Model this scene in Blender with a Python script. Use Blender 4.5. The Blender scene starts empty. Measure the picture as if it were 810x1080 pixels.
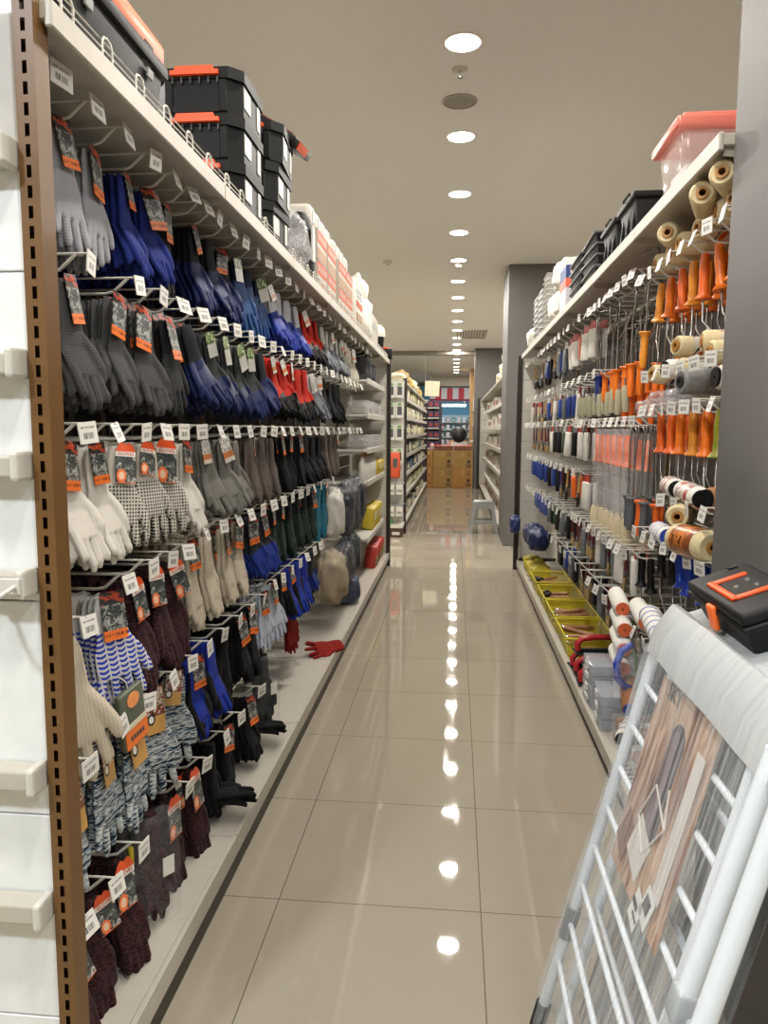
import bpy, bmesh, math, random
from mathutils import Vector, Matrix, Euler
random.seed(7)
S = bpy.context.scene
COL = S.collection
PI = math.pi

# ------------------------------------------------------------------ camera
CAM_F, CAM_P, CAM_Y, CAM_R = 780.44, 0.111068, 0.09457, 0.005072
def make_camera():
    fw = Vector((-math.sin(CAM_Y) * math.cos(CAM_P), math.cos(CAM_Y) * math.cos(CAM_P), -math.sin(CAM_P)))
    r0 = Vector((math.cos(CAM_Y), math.sin(CAM_Y), 0)); u0 = r0.cross(fw)
    r = r0 * math.cos(CAM_R) + u0 * math.sin(CAM_R); u = -r0 * math.sin(CAM_R) + u0 * math.cos(CAM_R)
    cd = bpy.data.cameras.new('camera'); co = bpy.data.objects.new('camera', cd); COL.objects.link(co)
    m = Matrix((r, u, -fw)).transposed().to_4x4(); m.translation = (0, 0, 1.4)
    co.matrix_world = m
    cd.sensor_fit = 'VERTICAL'; cd.sensor_height = 36; cd.sensor_width = 27
    cd.lens = CAM_F / 1080 * 36; cd.clip_start = 0.05; cd.clip_end = 200
    S.camera = co
make_camera()

# ------------------------------------------------------------------ world, exposure, light levels
EXPOSURE = 0.0
LAMP_W = 21.5          # each downlight
SIDE_W = 31.0          # unseen fill lamps over the side aisles, added to lighten the ceiling
S.view_settings.view_transform = 'Standard'
S.view_settings.look = 'None'
S.view_settings.exposure = EXPOSURE
S.view_settings.gamma = 1.0
S.view_settings.use_curve_mapping = False
FRONT_W = 95.0
W = bpy.data.worlds.new('world'); S.world = W; W.use_nodes = True
W.node_tree.nodes['Background'].inputs[0].default_value = (1.0, 0.93, 0.82, 1)
W.node_tree.nodes['Background'].inputs[1].default_value = 0.12
cy = S.cycles
cy.max_bounces = 8; cy.diffuse_bounces = 3; cy.glossy_bounces = 4; cy.transmission_bounces = 6; cy.transparent_max_bounces = 16
cy.caustics_reflective = False; cy.caustics_refractive = False
cy.sample_clamp_indirect = 4.0
CEIL = 3.324

def lamp(name, loc, watts, size=0.19, parent=None, color=(1.0, 0.95, 0.88)):
    ld = bpy.data.lights.new(name, 'AREA'); ld.shape = 'DISK'; ld.size = size; ld.energy = watts; ld.color = color
    o = bpy.data.objects.new(name, ld); COL.objects.link(o); o.location = loc
    if parent: o.parent = parent
    return o
for xx in (-2.7, 2.7):  # added fill rows, out of view, for bounce onto the ceiling
    for k in range(9):
        lamp('aisle_fill_lamp', (xx, 0.4 + 2.4 * k, CEIL - 0.02), SIDE_W * 2)

for xx, wt in ((-1.5, FRONT_W), (1.1, FRONT_W * .35)):
    lamp('front_aisle_lamp', (xx, -.9, CEIL - 0.02), wt, .3, color=(.86, .94, 1.0))

# ------------------------------------------------------------------ mesh helpers
def lin(h):
    h = h.lstrip('#')
    return tuple(((v / 12.92) if v <= 0.04045 else ((v + 0.055) / 1.055) ** 2.4) for v in (int(h[i:i + 2], 16) / 255 for i in (0, 2, 4))) + (1.0,)

class MB:
    def __init__(self): self.bm = bmesh.new()
    def box(self, c, s, rot=None, bevel=0.0, seg=2, taper=None):
        bm = self.bm
        g = bmesh.ops.create_cube(bm, size=1.0)['verts']
        for v in g:
            v.co = Vector((v.co.x * s[0], v.co.y * s[1], v.co.z * s[2]))
            if taper and v.co.z < 0: v.co.x *= taper; v.co.y *= taper
        if bevel > 0:
            ed = list({e for v in g for e in v.link_edges})
            r = bmesh.ops.bevel(bm, geom=ed, offset=bevel, segments=seg, affect='EDGES', profile=0.5)
            g = list({v for f in r['faces'] for v in f.verts} | {v for v in g if v.is_valid})
        M = Matrix.Translation(Vector(c)) @ (Euler(rot).to_matrix().to_4x4() if rot else Matrix())
        bmesh.ops.transform(bm, matrix=M, verts=g)
        return self
    def b(self, x0, x1, y0, y1, z0, z1, bevel=0.0, seg=2):
        return self.box(((x0 + x1) / 2, (y0 + y1) / 2, (z0 + z1) / 2), (abs(x1 - x0), abs(y1 - y0), abs(z1 - z0)), None, bevel, seg)
    def loft(self, rings, cap=True):
        bm = self.bm; vr = [[bm.verts.new(p) for p in r] for r in rings]; n = len(rings[0])
        for a, b in zip(vr, vr[1:]):
            for i in range(n): bm.faces.new((a[i], a[(i + 1) % n], b[(i + 1) % n], b[i]))
        if cap:
            bm.faces.new(list(reversed(vr[0]))); bm.faces.new(vr[-1])
        return self
    def tube(self, pts, r, n=8, cap=True):
        pts = [Vector(p) for p in pts]; rings = []; up = None
        rad = r if isinstance(r, (list, tuple)) else [r] * len(pts)
        for i, p in enumerate(pts):
            d = (pts[min(i + 1, len(pts) - 1)] - pts[max(i - 1, 0)]).normalized()
            if up is None:
                up = Vector((0, 0, 1)) if abs(d.z) < .9 else Vector((1, 0, 0))
            a = d.cross(up)
            if a.length < 1e-4: a = d.cross(Vector((0.3, 1, 0.2)))
            a.normalize(); b = a.cross(d).normalized(); up = b
            rings.append([p + (a * math.cos(t) + b * math.sin(t)) * rad[i] for t in (2 * PI * k / n for k in range(n))])
        return self.loft(rings, cap)
    def ell(self, rl, n=12):
        # rl: (x, y, z, ry, rx) horizontal elliptical rings
        return self.loft([[Vector((x + rx * math.sin(t), y + ry * math.cos(t), z)) for t in (2 * PI * k / n for k in range(n))] for x, y, z, ry, rx in rl])
    def lathe(self, prof, n=20, M=None):
        # prof: (r, z) around z
        rings = [[Vector((r * math.cos(2 * PI * k / n), r * math.sin(2 * PI * k / n), z)) for k in range(n)] for r, z in prof]
        if M: rings = [[M @ p for p in r] for r in rings]
        if prof[0][0] > 1e-4:
            rings.append(rings[0]); return self.loft(rings, False)
        return self.loft(rings)
    def prism(self, poly, depth, M=None):
        # poly in local xy, extruded 0..depth along z
        a = [Vector((x, y, 0)) for x, y in poly]; b = [Vector((x, y, depth)) for x, y in poly]
        if M: a = [M @ p for p in a]; b = [M @ p for p in b]
        return self.loft([a, b])
    def build(self, name, mat=None, parent=None, loc=None, rot=None, smooth=None):
        me = bpy.data.meshes.new(name)
        bmesh.ops.recalc_face_normals(self.bm, faces=self.bm.faces[:])
        self.bm.to_mesh(me); self.bm.free()
        if smooth is not None:
            for p in me.polygons: p.use_smooth = True
            me.set_sharp_from_angle(angle=math.radians(smooth))
        o = bpy.data.objects.new(name, me); COL.objects.link(o)
        if mat: me.materials.append(mat)
        if parent: o.parent = parent
        if loc is not None: o.location = loc
        if rot is not None: o.rotation_euler = rot
        return o

def tag(o, label, cat, group=None, kind=None):
    if label: o['label'] = label
    if cat: o['category'] = cat
    if group: o['group'] = group
    if kind: o['kind'] = kind
    return o
def thing(name, label, cat, loc=(0, 0, 0), rotz=0.0, group=None, rot=None):
    o = bpy.data.objects.new(name, None); COL.objects.link(o); o.empty_display_size = .05
    o.location = loc; o.rotation_euler = rot if rot else (0, 0, rotz)
    return tag(o, label, cat, group)
def struct(o):
    o['kind'] = 'structure'; return o
def kids(o): return [c for c in bpy.data.objects if c.parent == o]
KID = {}
def dup(o, loc=None, rot=None, label=None, group=None, scale=None):
    if o.name not in KID: KID[o.name] = [(c, [g for g in kids(c)]) for c in kids(o)]
    r = o.copy(); COL.objects.link(r)
    for c, gs in KID[o.name]:
        d = c.copy(); COL.objects.link(d); d.parent = r
        for g in gs:
            e = g.copy(); COL.objects.link(e); e.parent = d
    if loc is not None: r.location = loc
    if rot is not None: r.rotation_euler = rot
    if scale is not None: r.scale = scale
    if label: r['label'] = label
    if group: r['group'] = group
    return r
class Proto:
    """first call returns the source itself, later calls copies"""
    def __init__(self, o): self.o = o; self.used = False; KID.setdefault(o.name, None); KID[o.name] = [(c, kids(c)) for c in kids(o)]
    def place(self, loc, rot=(0, 0, 0), label=None, group=None, scale=None):
        if not self.used:
            self.used = True; o = self.o
            o.location = loc; o.rotation_euler = rot
            if scale is not None: o.scale = scale
            if label: o['label'] = label
            if group: o['group'] = group
            return o
        return dup(self.o, loc, rot, label, group, scale)
def tree(o):
    return [c for c, g in KID[o.name]] if o.name in KID and KID[o.name] else kids(o)
def drop_unused(p):
    if not p.used:
        for c, gs in KID[p.o.name]:
            for g in gs: bpy.data.objects.remove(g)
            bpy.data.objects.remove(c)
        bpy.data.objects.remove(p.o)
ORD = ['', 'first', 'second', 'third', 'fourth', 'fifth', 'sixth', 'seventh', 'eighth', 'ninth', 'tenth', 'eleventh', 'twelfth', 'thirteenth',
       'fourteenth', 'fifteenth', 'sixteenth', 'seventeenth', 'eighteenth', 'nineteenth', 'twentieth', 'twenty-first', 'twenty-second', 'twenty-third',
       'twenty-fourth', 'twenty-fifth', 'twenty-sixth', 'twenty-seventh', 'twenty-eighth', 'twenty-ninth', 'thirtieth', 'thirty-first', 'thirty-second',
       'thirty-third', 'thirty-fourth', 'thirty-fifth', 'thirty-sixth', 'thirty-seventh', 'thirty-eighth', 'thirty-ninth', 'fortieth']

# ------------------------------------------------------------------ materials
class NT:
    def __init__(self, name):
        self.m = bpy.data.materials.new(name); self.m.use_nodes = True
        self.t = self.m.node_tree; self.n = self.t.nodes; self.p = self.n['Principled BSDF']; self.out = self.n['Material Output']
    def add(self, typ, props=None, **inp):
        nd = self.n.new(typ)
        for k, v in (props or {}).items(): setattr(nd, k, v)
        for k, v in inp.items(): self.set(nd, k, v)
        return nd
    def set(self, nd, k, v):
        key = int(k[1:]) if k[0] == 'i' and k[1:].isdigit() else k
        s = nd.inputs[key]
        if isinstance(v, bpy.types.NodeSocket): self.t.links.new(v, s)
        elif isinstance(v, bpy.types.Node): self.t.links.new(v.outputs[0], s)
        else: s.default_value = v
    def obj(self): return self.add('ShaderNodeTexCoord').outputs['Object']
    def sep(self, v): return self.add('ShaderNodeSeparateXYZ', i0=v)
    def math(self, op, a, b=0.0): return self.add('ShaderNodeMath', {'operation': op}, i0=a, i1=b).outputs[0]
    def mix(self, fac, a, b):
        nd = self.add('ShaderNodeMix', {'data_type': 'RGBA'})
        self.set(nd, 'i0', fac); self.set(nd, 'i6', a); self.set(nd, 'i7', b)
        return nd.outputs[2]
    def noise(self, v, scale, detail=2.0, dist=0.0):
        return self.add('ShaderNodeTexNoise', Vector=v, Scale=scale, Detail=detail, Distortion=dist).outputs[0]
    def mapping(self, v, scale=(1, 1, 1), rot=(0, 0, 0), loc=(0, 0, 0)):
        return self.add('ShaderNodeMapping', Vector=v, Scale=scale, Rotation=rot, Location=loc).outputs[0]
    def ramp(self, fac, stops, interp='LINEAR'):
        nd = self.add('ShaderNodeValToRGB', i0=fac); cr = nd.color_ramp; cr.interpolation = interp
        while len(cr.elements) < len(stops): cr.elements.new(0.5)
        for e, (p, c) in zip(cr.elements, stops): e.position = p; e.color = c
        return nd.outputs[0]
    def bump(self, h, strength=0.3, dist=0.002):
        b = self.add('ShaderNodeBump', Strength=strength, Distance=dist, Height=h); self.set(self.p, 'Normal', b.outputs[0])
    def base(self, c, rough=0.6, metal=0.0, spec=0.5):
        self.set(self.p, 'Base Color', c); self.set(self.p, 'Roughness', rough); self.set(self.p, 'Metallic', metal); self.set(self.p, 'Specular IOR Level', spec)
        return self

MC = {}
def plain(name, hexc, rough=0.5, metal=0.0, var=0.08, scale=30.0, spec=0.5, bump=0.0):
    key = (name, hexc, rough, metal)
    if key in MC: return MC[key]
    t = NT(name); c = lin(hexc)
    nz = t.noise(t.obj(), scale, 3.0)
    a = tuple(v * (1 - var) for v in c[:3]) + (1,); b = tuple(min(1, v * (1 + var)) for v in c[:3]) + (1,)
    t.base(t.mix(nz, a, b), rough, metal, spec)
    if bump: t.bump(nz, bump)
    MC[key] = t.m; return t.m
def emit(name, hexc, strength):
    t = NT(name); t.base(lin(hexc), 0.5); t.set(t.p, 'Emission Color', lin(hexc)); t.set(t.p, 'Emission Strength', strength); return t.m
def film(name, hexc='#ffffff', alpha=0.12, rough=0.15, streak=None, spec=0.8, flat=False):
    t = NT(name); t.base(lin(hexc), rough, 0.0, spec)
    v = t.obj()
    if flat: t.set(t.p, 'Alpha', alpha)
    elif streak:
        nz = t.noise(t.mapping(v, streak), 1.0, 3.0)
        a = t.ramp(nz, [(0.35, (alpha * .35,) * 3 + (1,)), (0.7, (min(1, alpha * 2.1),) * 3 + (1,))])
        t.set(t.p, 'Alpha', a)
    else:
        nz = t.noise(v, 45.0, 2.0)
        t.set(t.p, 'Alpha', t.ramp(nz, [(0.4, (alpha * .6,) * 3 + (1,)), (0.75, (alpha * 1.6,) * 3 + (1,))]))
        t.bump(nz, 0.2, 0.003)
    return t.m

WHITE = plain('white_enamel', '#c9c5bb', .4)
WIRE = plain('white_wire', '#d2cec4', .35)
CREAMMETAL = plain('cream_metal', '#b7b1a4', .42)
BACKSHADE = plain('shaded_back_panel', '#242322', .7)  # shade behind the hanging gloves put into the panel colour
BACKGREY = plain('grey_back_panel', '#55524d', .6)
BROWN = plain('brown_metal', '#6a4a24', .38, var=.04)
DKBROWN = plain('dark_brown_metal', '#2e2621', .45)
BLACKP = plain('black_plastic', '#0f0f0f', .5, spec=.25)
BLACKP2 = plain('soft_black_plastic', '#171716', .55, spec=.25)
ORANGEP = plain('orange_plastic', '#f0581f', .4)
GREYP = plain('grey_plastic', '#8c8c8a', .45)
DKGREY = plain('dark_grey_plastic', '#4a4a4b', .5)
CHROME = plain('bright_steel', '#b9b9b8', .25, .9)
PILLAR = plain('grey_paint', '#625f5d', .55, var=.03, scale=4)
CLEAR = film('clear_plastic', '#ffffff', .13, .1)
CLEAR2 = film('frosted_plastic', '#f4f4f6', .26, .2)
CASEM = film('case_plastic', '#c9cdd4', .5, .15, flat=True)

def tag_mat():
    t = NT('price_tag_print'); v = t.obj(); s = t.sep(v); y, z = s.outputs[1], s.outputs[2]
    nz = t.noise(t.mapping(v, (1, 900, 10)), 1.0, 0)
    band = t.math('MULTIPLY', t.math('LESS_THAN', t.math('ABSOLUTE', t.math('ADD', z, 0.006)), .006), t.math('LESS_THAN', t.math('ABSOLUTE', y), .015))
    band2 = t.math('MULTIPLY', t.math('LESS_THAN', t.math('ABSOLUTE', t.math('SUBTRACT', z, 0.010)), .002), t.math('LESS_THAN', t.math('ABSOLUTE', y), .02))
    ink = t.math('MULTIPLY', t.math('GREATER_THAN', nz, .5), t.math('MAXIMUM', band, band2))
    t.base(t.mix(ink, lin('#e4e1d9'), lin('#3a3836')), .45); return t.m
TAGM = tag_mat()

# ------------------------------------------------------------------ room shell
def floor_mat():
    t = NT('polished_tile'); v = t.obj(); s = t.sep(v)
    def line(o, off):
        f = t.math('FRACT', t.math('DIVIDE', t.math('ADD', o, off), 0.6))
        return t.math('LESS_THAN', f, 0.006)
    g = t.math('MAXIMUM', line(s.outputs[0], 60.0 - .095), line(s.outputs[1], 60.0 - 2.035))
    nz = t.noise(v, 2.2, 4); nf = t.noise(v, 60, 3)
    c = t.mix(nz, lin('#9c9382'), lin('#a49b8a'))
    c = t.mix(t.math('MULTIPLY', nf, .15), c, lin('#938a7c'))
    t.base(t.mix(g, c, lin('#6b6458')), .06, 0, .55)
    st = t.noise(t.mapping(v, (26, 2.2, 1)), 1.0, 4)
    t.set(t.p, 'Roughness', t.ramp(st, [(0.35, (.022,) * 3 + (1,)), (0.62, (.035,) * 3 + (1,)), (0.75, (.11,) * 3 + (1,))]))
    wv = t.noise(v, 5.0, 1); t.bump(wv, .012, .002)
    return t.m
struct(MB().b(-6, 6, -3, 34, -.1, 0).build('floor', floor_mat()))
struct(MB().b(-6, 6, -3, 34, CEIL, CEIL + .1).build('ceiling', plain('ceiling_paint', '#e8e8e6', .8, var=.01, scale=1)))
wallm = plain('shop_wall_paint', '#b9b2a4', .7, var=.03, scale=2)
struct(MB().b(-6.1, -6, -3, 34, 0, CEIL).build('wall_left', wallm))
struct(MB().b(6, 6.1, -3, 34, 0, CEIL).build('wall_right', wallm))
struct(MB().b(-6, 6, -3.1, -3, 0, CEIL).build('wall_back', wallm))
struct(MB().b(-6, 6, 34, 34.1, 0, CEIL).build('wall_front', wallm))
struct(MB().b(-6, 6, 18.5, 18.75, CEIL - .09, CEIL).build('trim_1', plain('bulkhead_paint', '#8b857b', .7)))
struct(MB().b(.665, 1.5, 1.2, 1.962, 0, CEIL, .006).build('pillar', PILLAR))
struct(MB().b(.60, 1.6, 9.0, 9.9, 0, CEIL, .006).build('pillar', PILLAR))
struct(MB().b(.45, 1.5, 18.0, 18.5, 0, CEIL, .006).build('pillar', PILLAR))

# ------------------------------------------------------------------ ceiling fittings
def downlights():
    lens = emit('lamp_diffuser', '#fff6e6', 22.0)
    trim = plain('lamp_trim', '#e6e1d8', .4)
    t = thing('ceiling_downlight', 'x', 'ceiling light', group='round ceiling downlights')
    MB().lathe([(.088, -.004), (.104, -.004), (.108, 0.0), (.088, 0.0)], 28).build('trim_ring', trim, t, smooth=40)
    MB().lathe([(.0, -.002), (.088, -.002), (.088, 0.0), (.0, 0.0)], 28).build('diffuser', lens, t)
    p = Proto(t); n = 0
    for k in range(-3, 19):
        y = 3.9525 + 1.2 * k
        if k < 0: lab = 'round white downlight in ceiling above the near shelves, out of frame'
        else:
            n += 1; lab = 'round glowing ceiling downlight, %s in the row counted from the nearest' % ORD[n]
        if k >= 0: p.place((.0094, y, CEIL - .0005), label=lab)
        lamp('downlight_lamp', (.0094, y, CEIL - .012), LAMP_W, .17)
downlights()
def ceiling_bits():
    g = plain('speaker_grille', '#8e8a83', .6)
    t = thing('ceiling_speaker', 'round grey speaker grille in ceiling between the two nearest downlights', 'speaker', (-.002, 4.62, CEIL))
    MB().lathe([(0, -.006), (.088, -.006), (.092, 0), (0, 0)], 28).build('grille', g, t, smooth=40)
    MB().lathe([(.092, -.008), (.102, -.006), (.104, 0), (.092, 0)], 28).build('rim', plain('speaker_rim', '#a5a198', .5), t, smooth=40)
    t = thing('sprinkler_head', 'small chrome sprinkler head in ceiling just past the nearest downlight', 'sprinkler', (-.004, 4.23, CEIL))
    MB().lathe([(0, -.008), (.03, -.008), (.045, -.001), (.045, 0), (0, 0)], 20).build('flange', plain('sprinkler_flange', '#c3beb4', .3), t, smooth=40)
    MB().lathe([(0, -.045), (.016, -.045), (.016, -.04), (.006, -.038), (.006, -.008), (0, -.008)], 12).build('deflector', CHROME, t, smooth=40)
    def smoke(loc, lab, name='smoke_detector', cat='smoke detector'):
        t = thing(name, lab, cat, loc)
        MB().lathe([(0, -.042), (.03, -.042), (.045, -.03), (.05, -.012), (.055, -.01), (.055, 0), (0, 0)], 20).build('housing', plain('detector_white', '#d9d4ca', .5), t, smooth=40)
        MB().lathe([(0, -.046), (.012, -.046), (.012, -.042), (0, -.042)], 12).build('indicator', DKGREY, t)
    smoke((-.80, 8.72, CEIL), 'small white smoke detector on ceiling left of the downlight row')
    smoke((.01, 8.95, CEIL), 'dome security camera hanging from ceiling beside the fifth downlight', 'security_camera', 'camera')
    t = thing('ceiling_vent', 'rectangular slatted air vent in ceiling right of the far downlights', 'air vent', (.30, 15.4, CEIL))
    f = MB()
    f.b(-.30, .30, -.62, -.58, -.015, 0); f.b(-.30, .30, .58, .62, -.015, 0); f.b(-.30, -.26, -.58, .58, -.015, 0); f.b(.26, .30, -.58, .58, -.015, 0)
    f.build('frame', plain('vent_frame', '#a9a397', .5), t)
    s = MB()
    for i in range(9): s.box((-.22 + i * .055, 0, -.008), (.04, 1.16, .003), (0, .6, 0))
    s.build('slats', plain('vent_slat', '#8b867c', .5), t)
ceiling_bits()

# ------------------------------------------------------------------ shelving
LX, LB = -.66, -1.06      # left unit: front of base deck, back panel
RX, RB = .635, 1.03
def slotted_post(name, x, y, z0, z1, parent, sx, w=.032, d=.05, mat=None):
    """post with a row of slots in the face towards -y; depth runs along +y"""
    m = MB(); bm = m.bm
    m.b(x - w / 2 + .0005, x + w / 2 - .0005, y + .026, y + d, z0, z1)
    a, b = x - .004 + sx, x + .004 + sx
    z = z0
    def q(xa, xb, za, zb):
        bm.faces.new([bm.verts.new(p) for p in ((xa, y, za), (xb, y, za), (xb, y, zb), (xa, y, zb))])
    q(x - w / 2, a, z0, z1); q(b, x + w / 2, z0, z1)
    while z < z1:
        q(a, b, z, min(z + .012, z1)); z += .032
    for xx in (x - w / 2, x + w / 2):
        bm.faces.new([bm.verts.new(p) for p in ((xx, y, z0), (xx, y + .027, z0), (xx, y + .027, z1), (xx, y, z1))])
    bmesh.ops.remove_doubles(bm, verts=bm.verts[:], dist=1e-5)
    return m.build(name, mat or BROWN, parent)

def bay(side, y0, y1, idx, top_z, deck_z, back, label, front, rear, end_wall=False, kick=True, top=True):
    s = -1 if side == 'l' else 1
    t = thing('shelving_bay', label, 'shelving', (0, (y0 + y1) / 2, 0), group='shelving bays along the aisle')
    yc = (y0 + y1) / 2
    def P(mb, name, mat): 
        o = mb.build(name, mat, t); o.location = (0, -yc, 0); return o
    f, r = front, rear
    m = MB(); z = deck_z
    while z < top_z - .02:
        m.b(r, r + s * .012, y0 + .004, y1 - .004, z + .004, min(z + .30, top_z), .002, 1); z += .302
    P(m, 'back_panel', back)
    P(MB().b(f - s * -.0, r, y0 + .002, y1 - .002, deck_z - .03, deck_z, .003, 1), 'base_deck', CREAMMETAL)
    P(MB().b(f + s * -.004, f + s * .010, y0 + .003, y1 - .003, deck_z - .055, deck_z + .006, .002, 1), 'price_rail', CREAMMETAL)
    P(MB().b(f + s * .012, f + s * .03, y0, y1, 0, deck_z - .03), 'kick_plate', DKBROWN)
    P(MB().b(r - s * .01, r + s * .03, y0, y0 + .03, 0, top_z), 'upright', BROWN)
    if top:
        P(MB().b(f + s * .006, r, y0 + .002, y1 - .002, top_z + .012, top_z + .04, .002, 1), 'top_shelf', CREAMMETAL)
        P(MB().b(f - s * .002, f + s * .012, y0 + .002, y1 - .002, top_z, top_z + .045, .003, 1), 'shelf_lip', CREAMMETAL)
        b = MB()
        M = Matrix(((s, 0, 0, r), (0, 0, 1, y0 + .016), (0, 1, 0, top_z + .012), (0, 0, 0, 1)))
        b.prism([(-.0, -.0), (-.38, -.0), (-.38, -.02), (0, -.07)], .004, M)
        P(b, 'shelf_bracket', CREAMMETAL)
    return t

def label_bay(side, i, n):
    sd = 'left' if side == 'l' else 'right'
    return 'cream metal shelving bay on the %s of the aisle, %s from the front' % (sd, ORD[i])
ys = [1.215, 2.13, 3.03, 3.93, 4.83, 5.73, 6.63, 7.48]
for i in range(len(ys) - 1):
    bay('l', ys[i], ys[i + 1], i, 2.045, .135, BACKSHADE if i < 5 else WHITE, label_bay('l', i + 1, 7), LX, LB)
yr = [1.97, 2.84, 3.70, 4.62, 5.54, 6.46, 7.40]
for i in range(len(yr) - 1):
    bay('r', yr[i], yr[i + 1], i, 2.085, .10, BACKGREY, label_bay('r', i + 1, 6), RX, RB)

def end_panel(name, x0, x1, y, z1, label, post_x, slots, post_w=.034, rails=(), cat='shelving', seams=(), d=.05, px=0.0):
    t = thing(name, label, cat, ((x0 + x1) / 2, y, 0))
    def P(mb, nm, mat):
        o = mb if isinstance(mb, bpy.types.Object) else mb.build(nm, mat, t)
        o.parent = t; o.location = (-(x0 + x1) / 2, -y, 0); return o
    m = MB(); zz = [0.12] + list(seams) + [z1]
    for a, b in zip(zz, zz[1:]): m.b(x0, x1, y + .012, y + .024, a + .0015, b - .0015, .0015, 1)
    P(m, 'back_panel', plain('white_panel_enamel', '#e6e7e5', .35) if rails else WHITE)
    P(MB().b(x0, x1, y + .008, y + .026, 0, .12), 'kick_plate', DKBROWN)
    P(slotted_post('upright', post_x, y - .005, 0, z1 + .03, t, px, post_w, d, BROWN if rails else DKBROWN), 'upright', BROWN)
    for i, z in enumerate(rails):
        rl = MB(); rl.b(x0, x1 - .02, y - .035, y + .01, z - .018, z + .018, .004)
        P(rl, 'rail', CREAMMETAL)
        P(MB().b(x1 - .02, x1 - .004, y - .045, y + .008, z - .024, z + .026, .006), 'rail_bracket', WHITE)
    return t
end_panel('end_display_bay', -1.55, -.712, 1.2, 2.35, 'white end panel with horizontal rails beside the near slotted brown post', -.695, 1, .034,
          rails=(1.84, 1.505, 1.335, 1.135, .785, .535), seams=(.3, .70, 1.097, 1.66), d=.045)
end_panel('shelving_end', -1.06, -.69, 7.50, 2.09, 'white slatted end panel closing the far end of the glove shelving', -.668, 1, .04, seams=(.39, .69, .99, 1.29, 1.59, 1.89))
end_panel('shelving_end', .66, 1.03, 7.46, 2.09, 'white slatted end panel closing the far end of the paint roller shelving', .628, 1, .05, seams=(.39, .69, .99, 1.29, 1.59, 1.89))
t = thing('wire_hook', 'white wire loop hook on the rail of the near white end panel', 'hook', (-.76, 1.155, 1.135))
MB().tube([(.03, 0, 0), (.03, -.06, -.01), (.01, -.075, -.02), (-.02, -.07, -.02), (-.03, -.03, -.01), (-.03, 0, 0)], .004).build('loop', WIRE, t, smooth=60)
MB().b(-.04, .04, -.004, .004, -.014, .014, .002).build('mounting_plate', WHITE, t)
t = thing('blue_pouch', 'dark blue packet hanging on the near white end panel at the frame edge', 'packet', (-.765, 1.14, 2.0))
MB().box((0, 0, 0), (.06, .02, .16), None, .008).build('packet_body', plain('navy_card', '#27306e', .5), t, smooth=50)
MB().b(-.02, .02, -.004, .004, .075, .105).build('hang_tab', WHITE, t)

# wire guards along the left top shelf
def guards():
    t = thing('shelf_guard_rail', 'x', 'wire guard', group='wire guards on the left top shelf')
    w = MB(); 
    for z in (.008, .022, .036): w.tube([(0, -.445, z), (0, .445, z)], .0017, 6)
    w.build('rail_wire', WIRE, t, smooth=60)
    for i in range(6):
        y = -.37 + .148 * i
        MB().tube([(0, y - .02, -.006), (0, y - .02, .036), (0, y - .013, .045), (0, y, .048), (0, y + .013, .045), (0, y + .02, .036), (0, y + .02, -.006)], .0026, 7).build('loop', WIRE, t, smooth=60)
    p = Proto(t)
    for i in range(7):
        p.place((-.672, 1.215 + .45 + .9 * i, 2.088), label='white wire guard rail on left top shelf, %s section from the near post' % ORD[i + 1])
guards()

# ------------------------------------------------------------------ peg hooks
def make_hook(L=.30):
    m = MB()
    m.tube([(-L, 0, 0), (-.03, 0, 0), (-.012, 0, .004), (.022, 0, .034)], .0036, 7)
    m.tube([(-L, 0, .001), (-L, 0, .034), (.03, 0, .034), (.048, 0, .034)], .0026, 6)
    o = m.build('peg_hook', WIRE, None, smooth=60)
    tag(o, 'x', 'hook')
    c = MB().box((0, 0, 0), (.0022, .052, .042)).build('price_tag', TAGM, o)
    c.location = (.05, 0, .018); c.rotation_euler = (0, -.12, 0)
    return Proto(o)
HOOK = make_hook()
ROWN = {'A': 'top row', 'B': 'second row', 'C': 'third row', 'D': 'fourth row', 'E': 'fifth row', 'F': 'lowest row'}
def place_hook(s, y, z, label, group, x=-.74, notag=False):
    rz = 0 if s < 0 else PI
    o = HOOK.place((x, y, z), (0, 0, rz + random.uniform(-.03, .03)), label, group)
    for c in (kids_fast(o)):
        c.rotation_euler = (random.uniform(-.12, .12), -.12 + random.uniform(-.25, .25), random.uniform(-.3, .15) * (1 if s < 0 else -1))
        c.location = (.05, random.uniform(-.006, .006), .016)
    return o
_child = {}
def kids_fast(o):
    return list(o.children)

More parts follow.
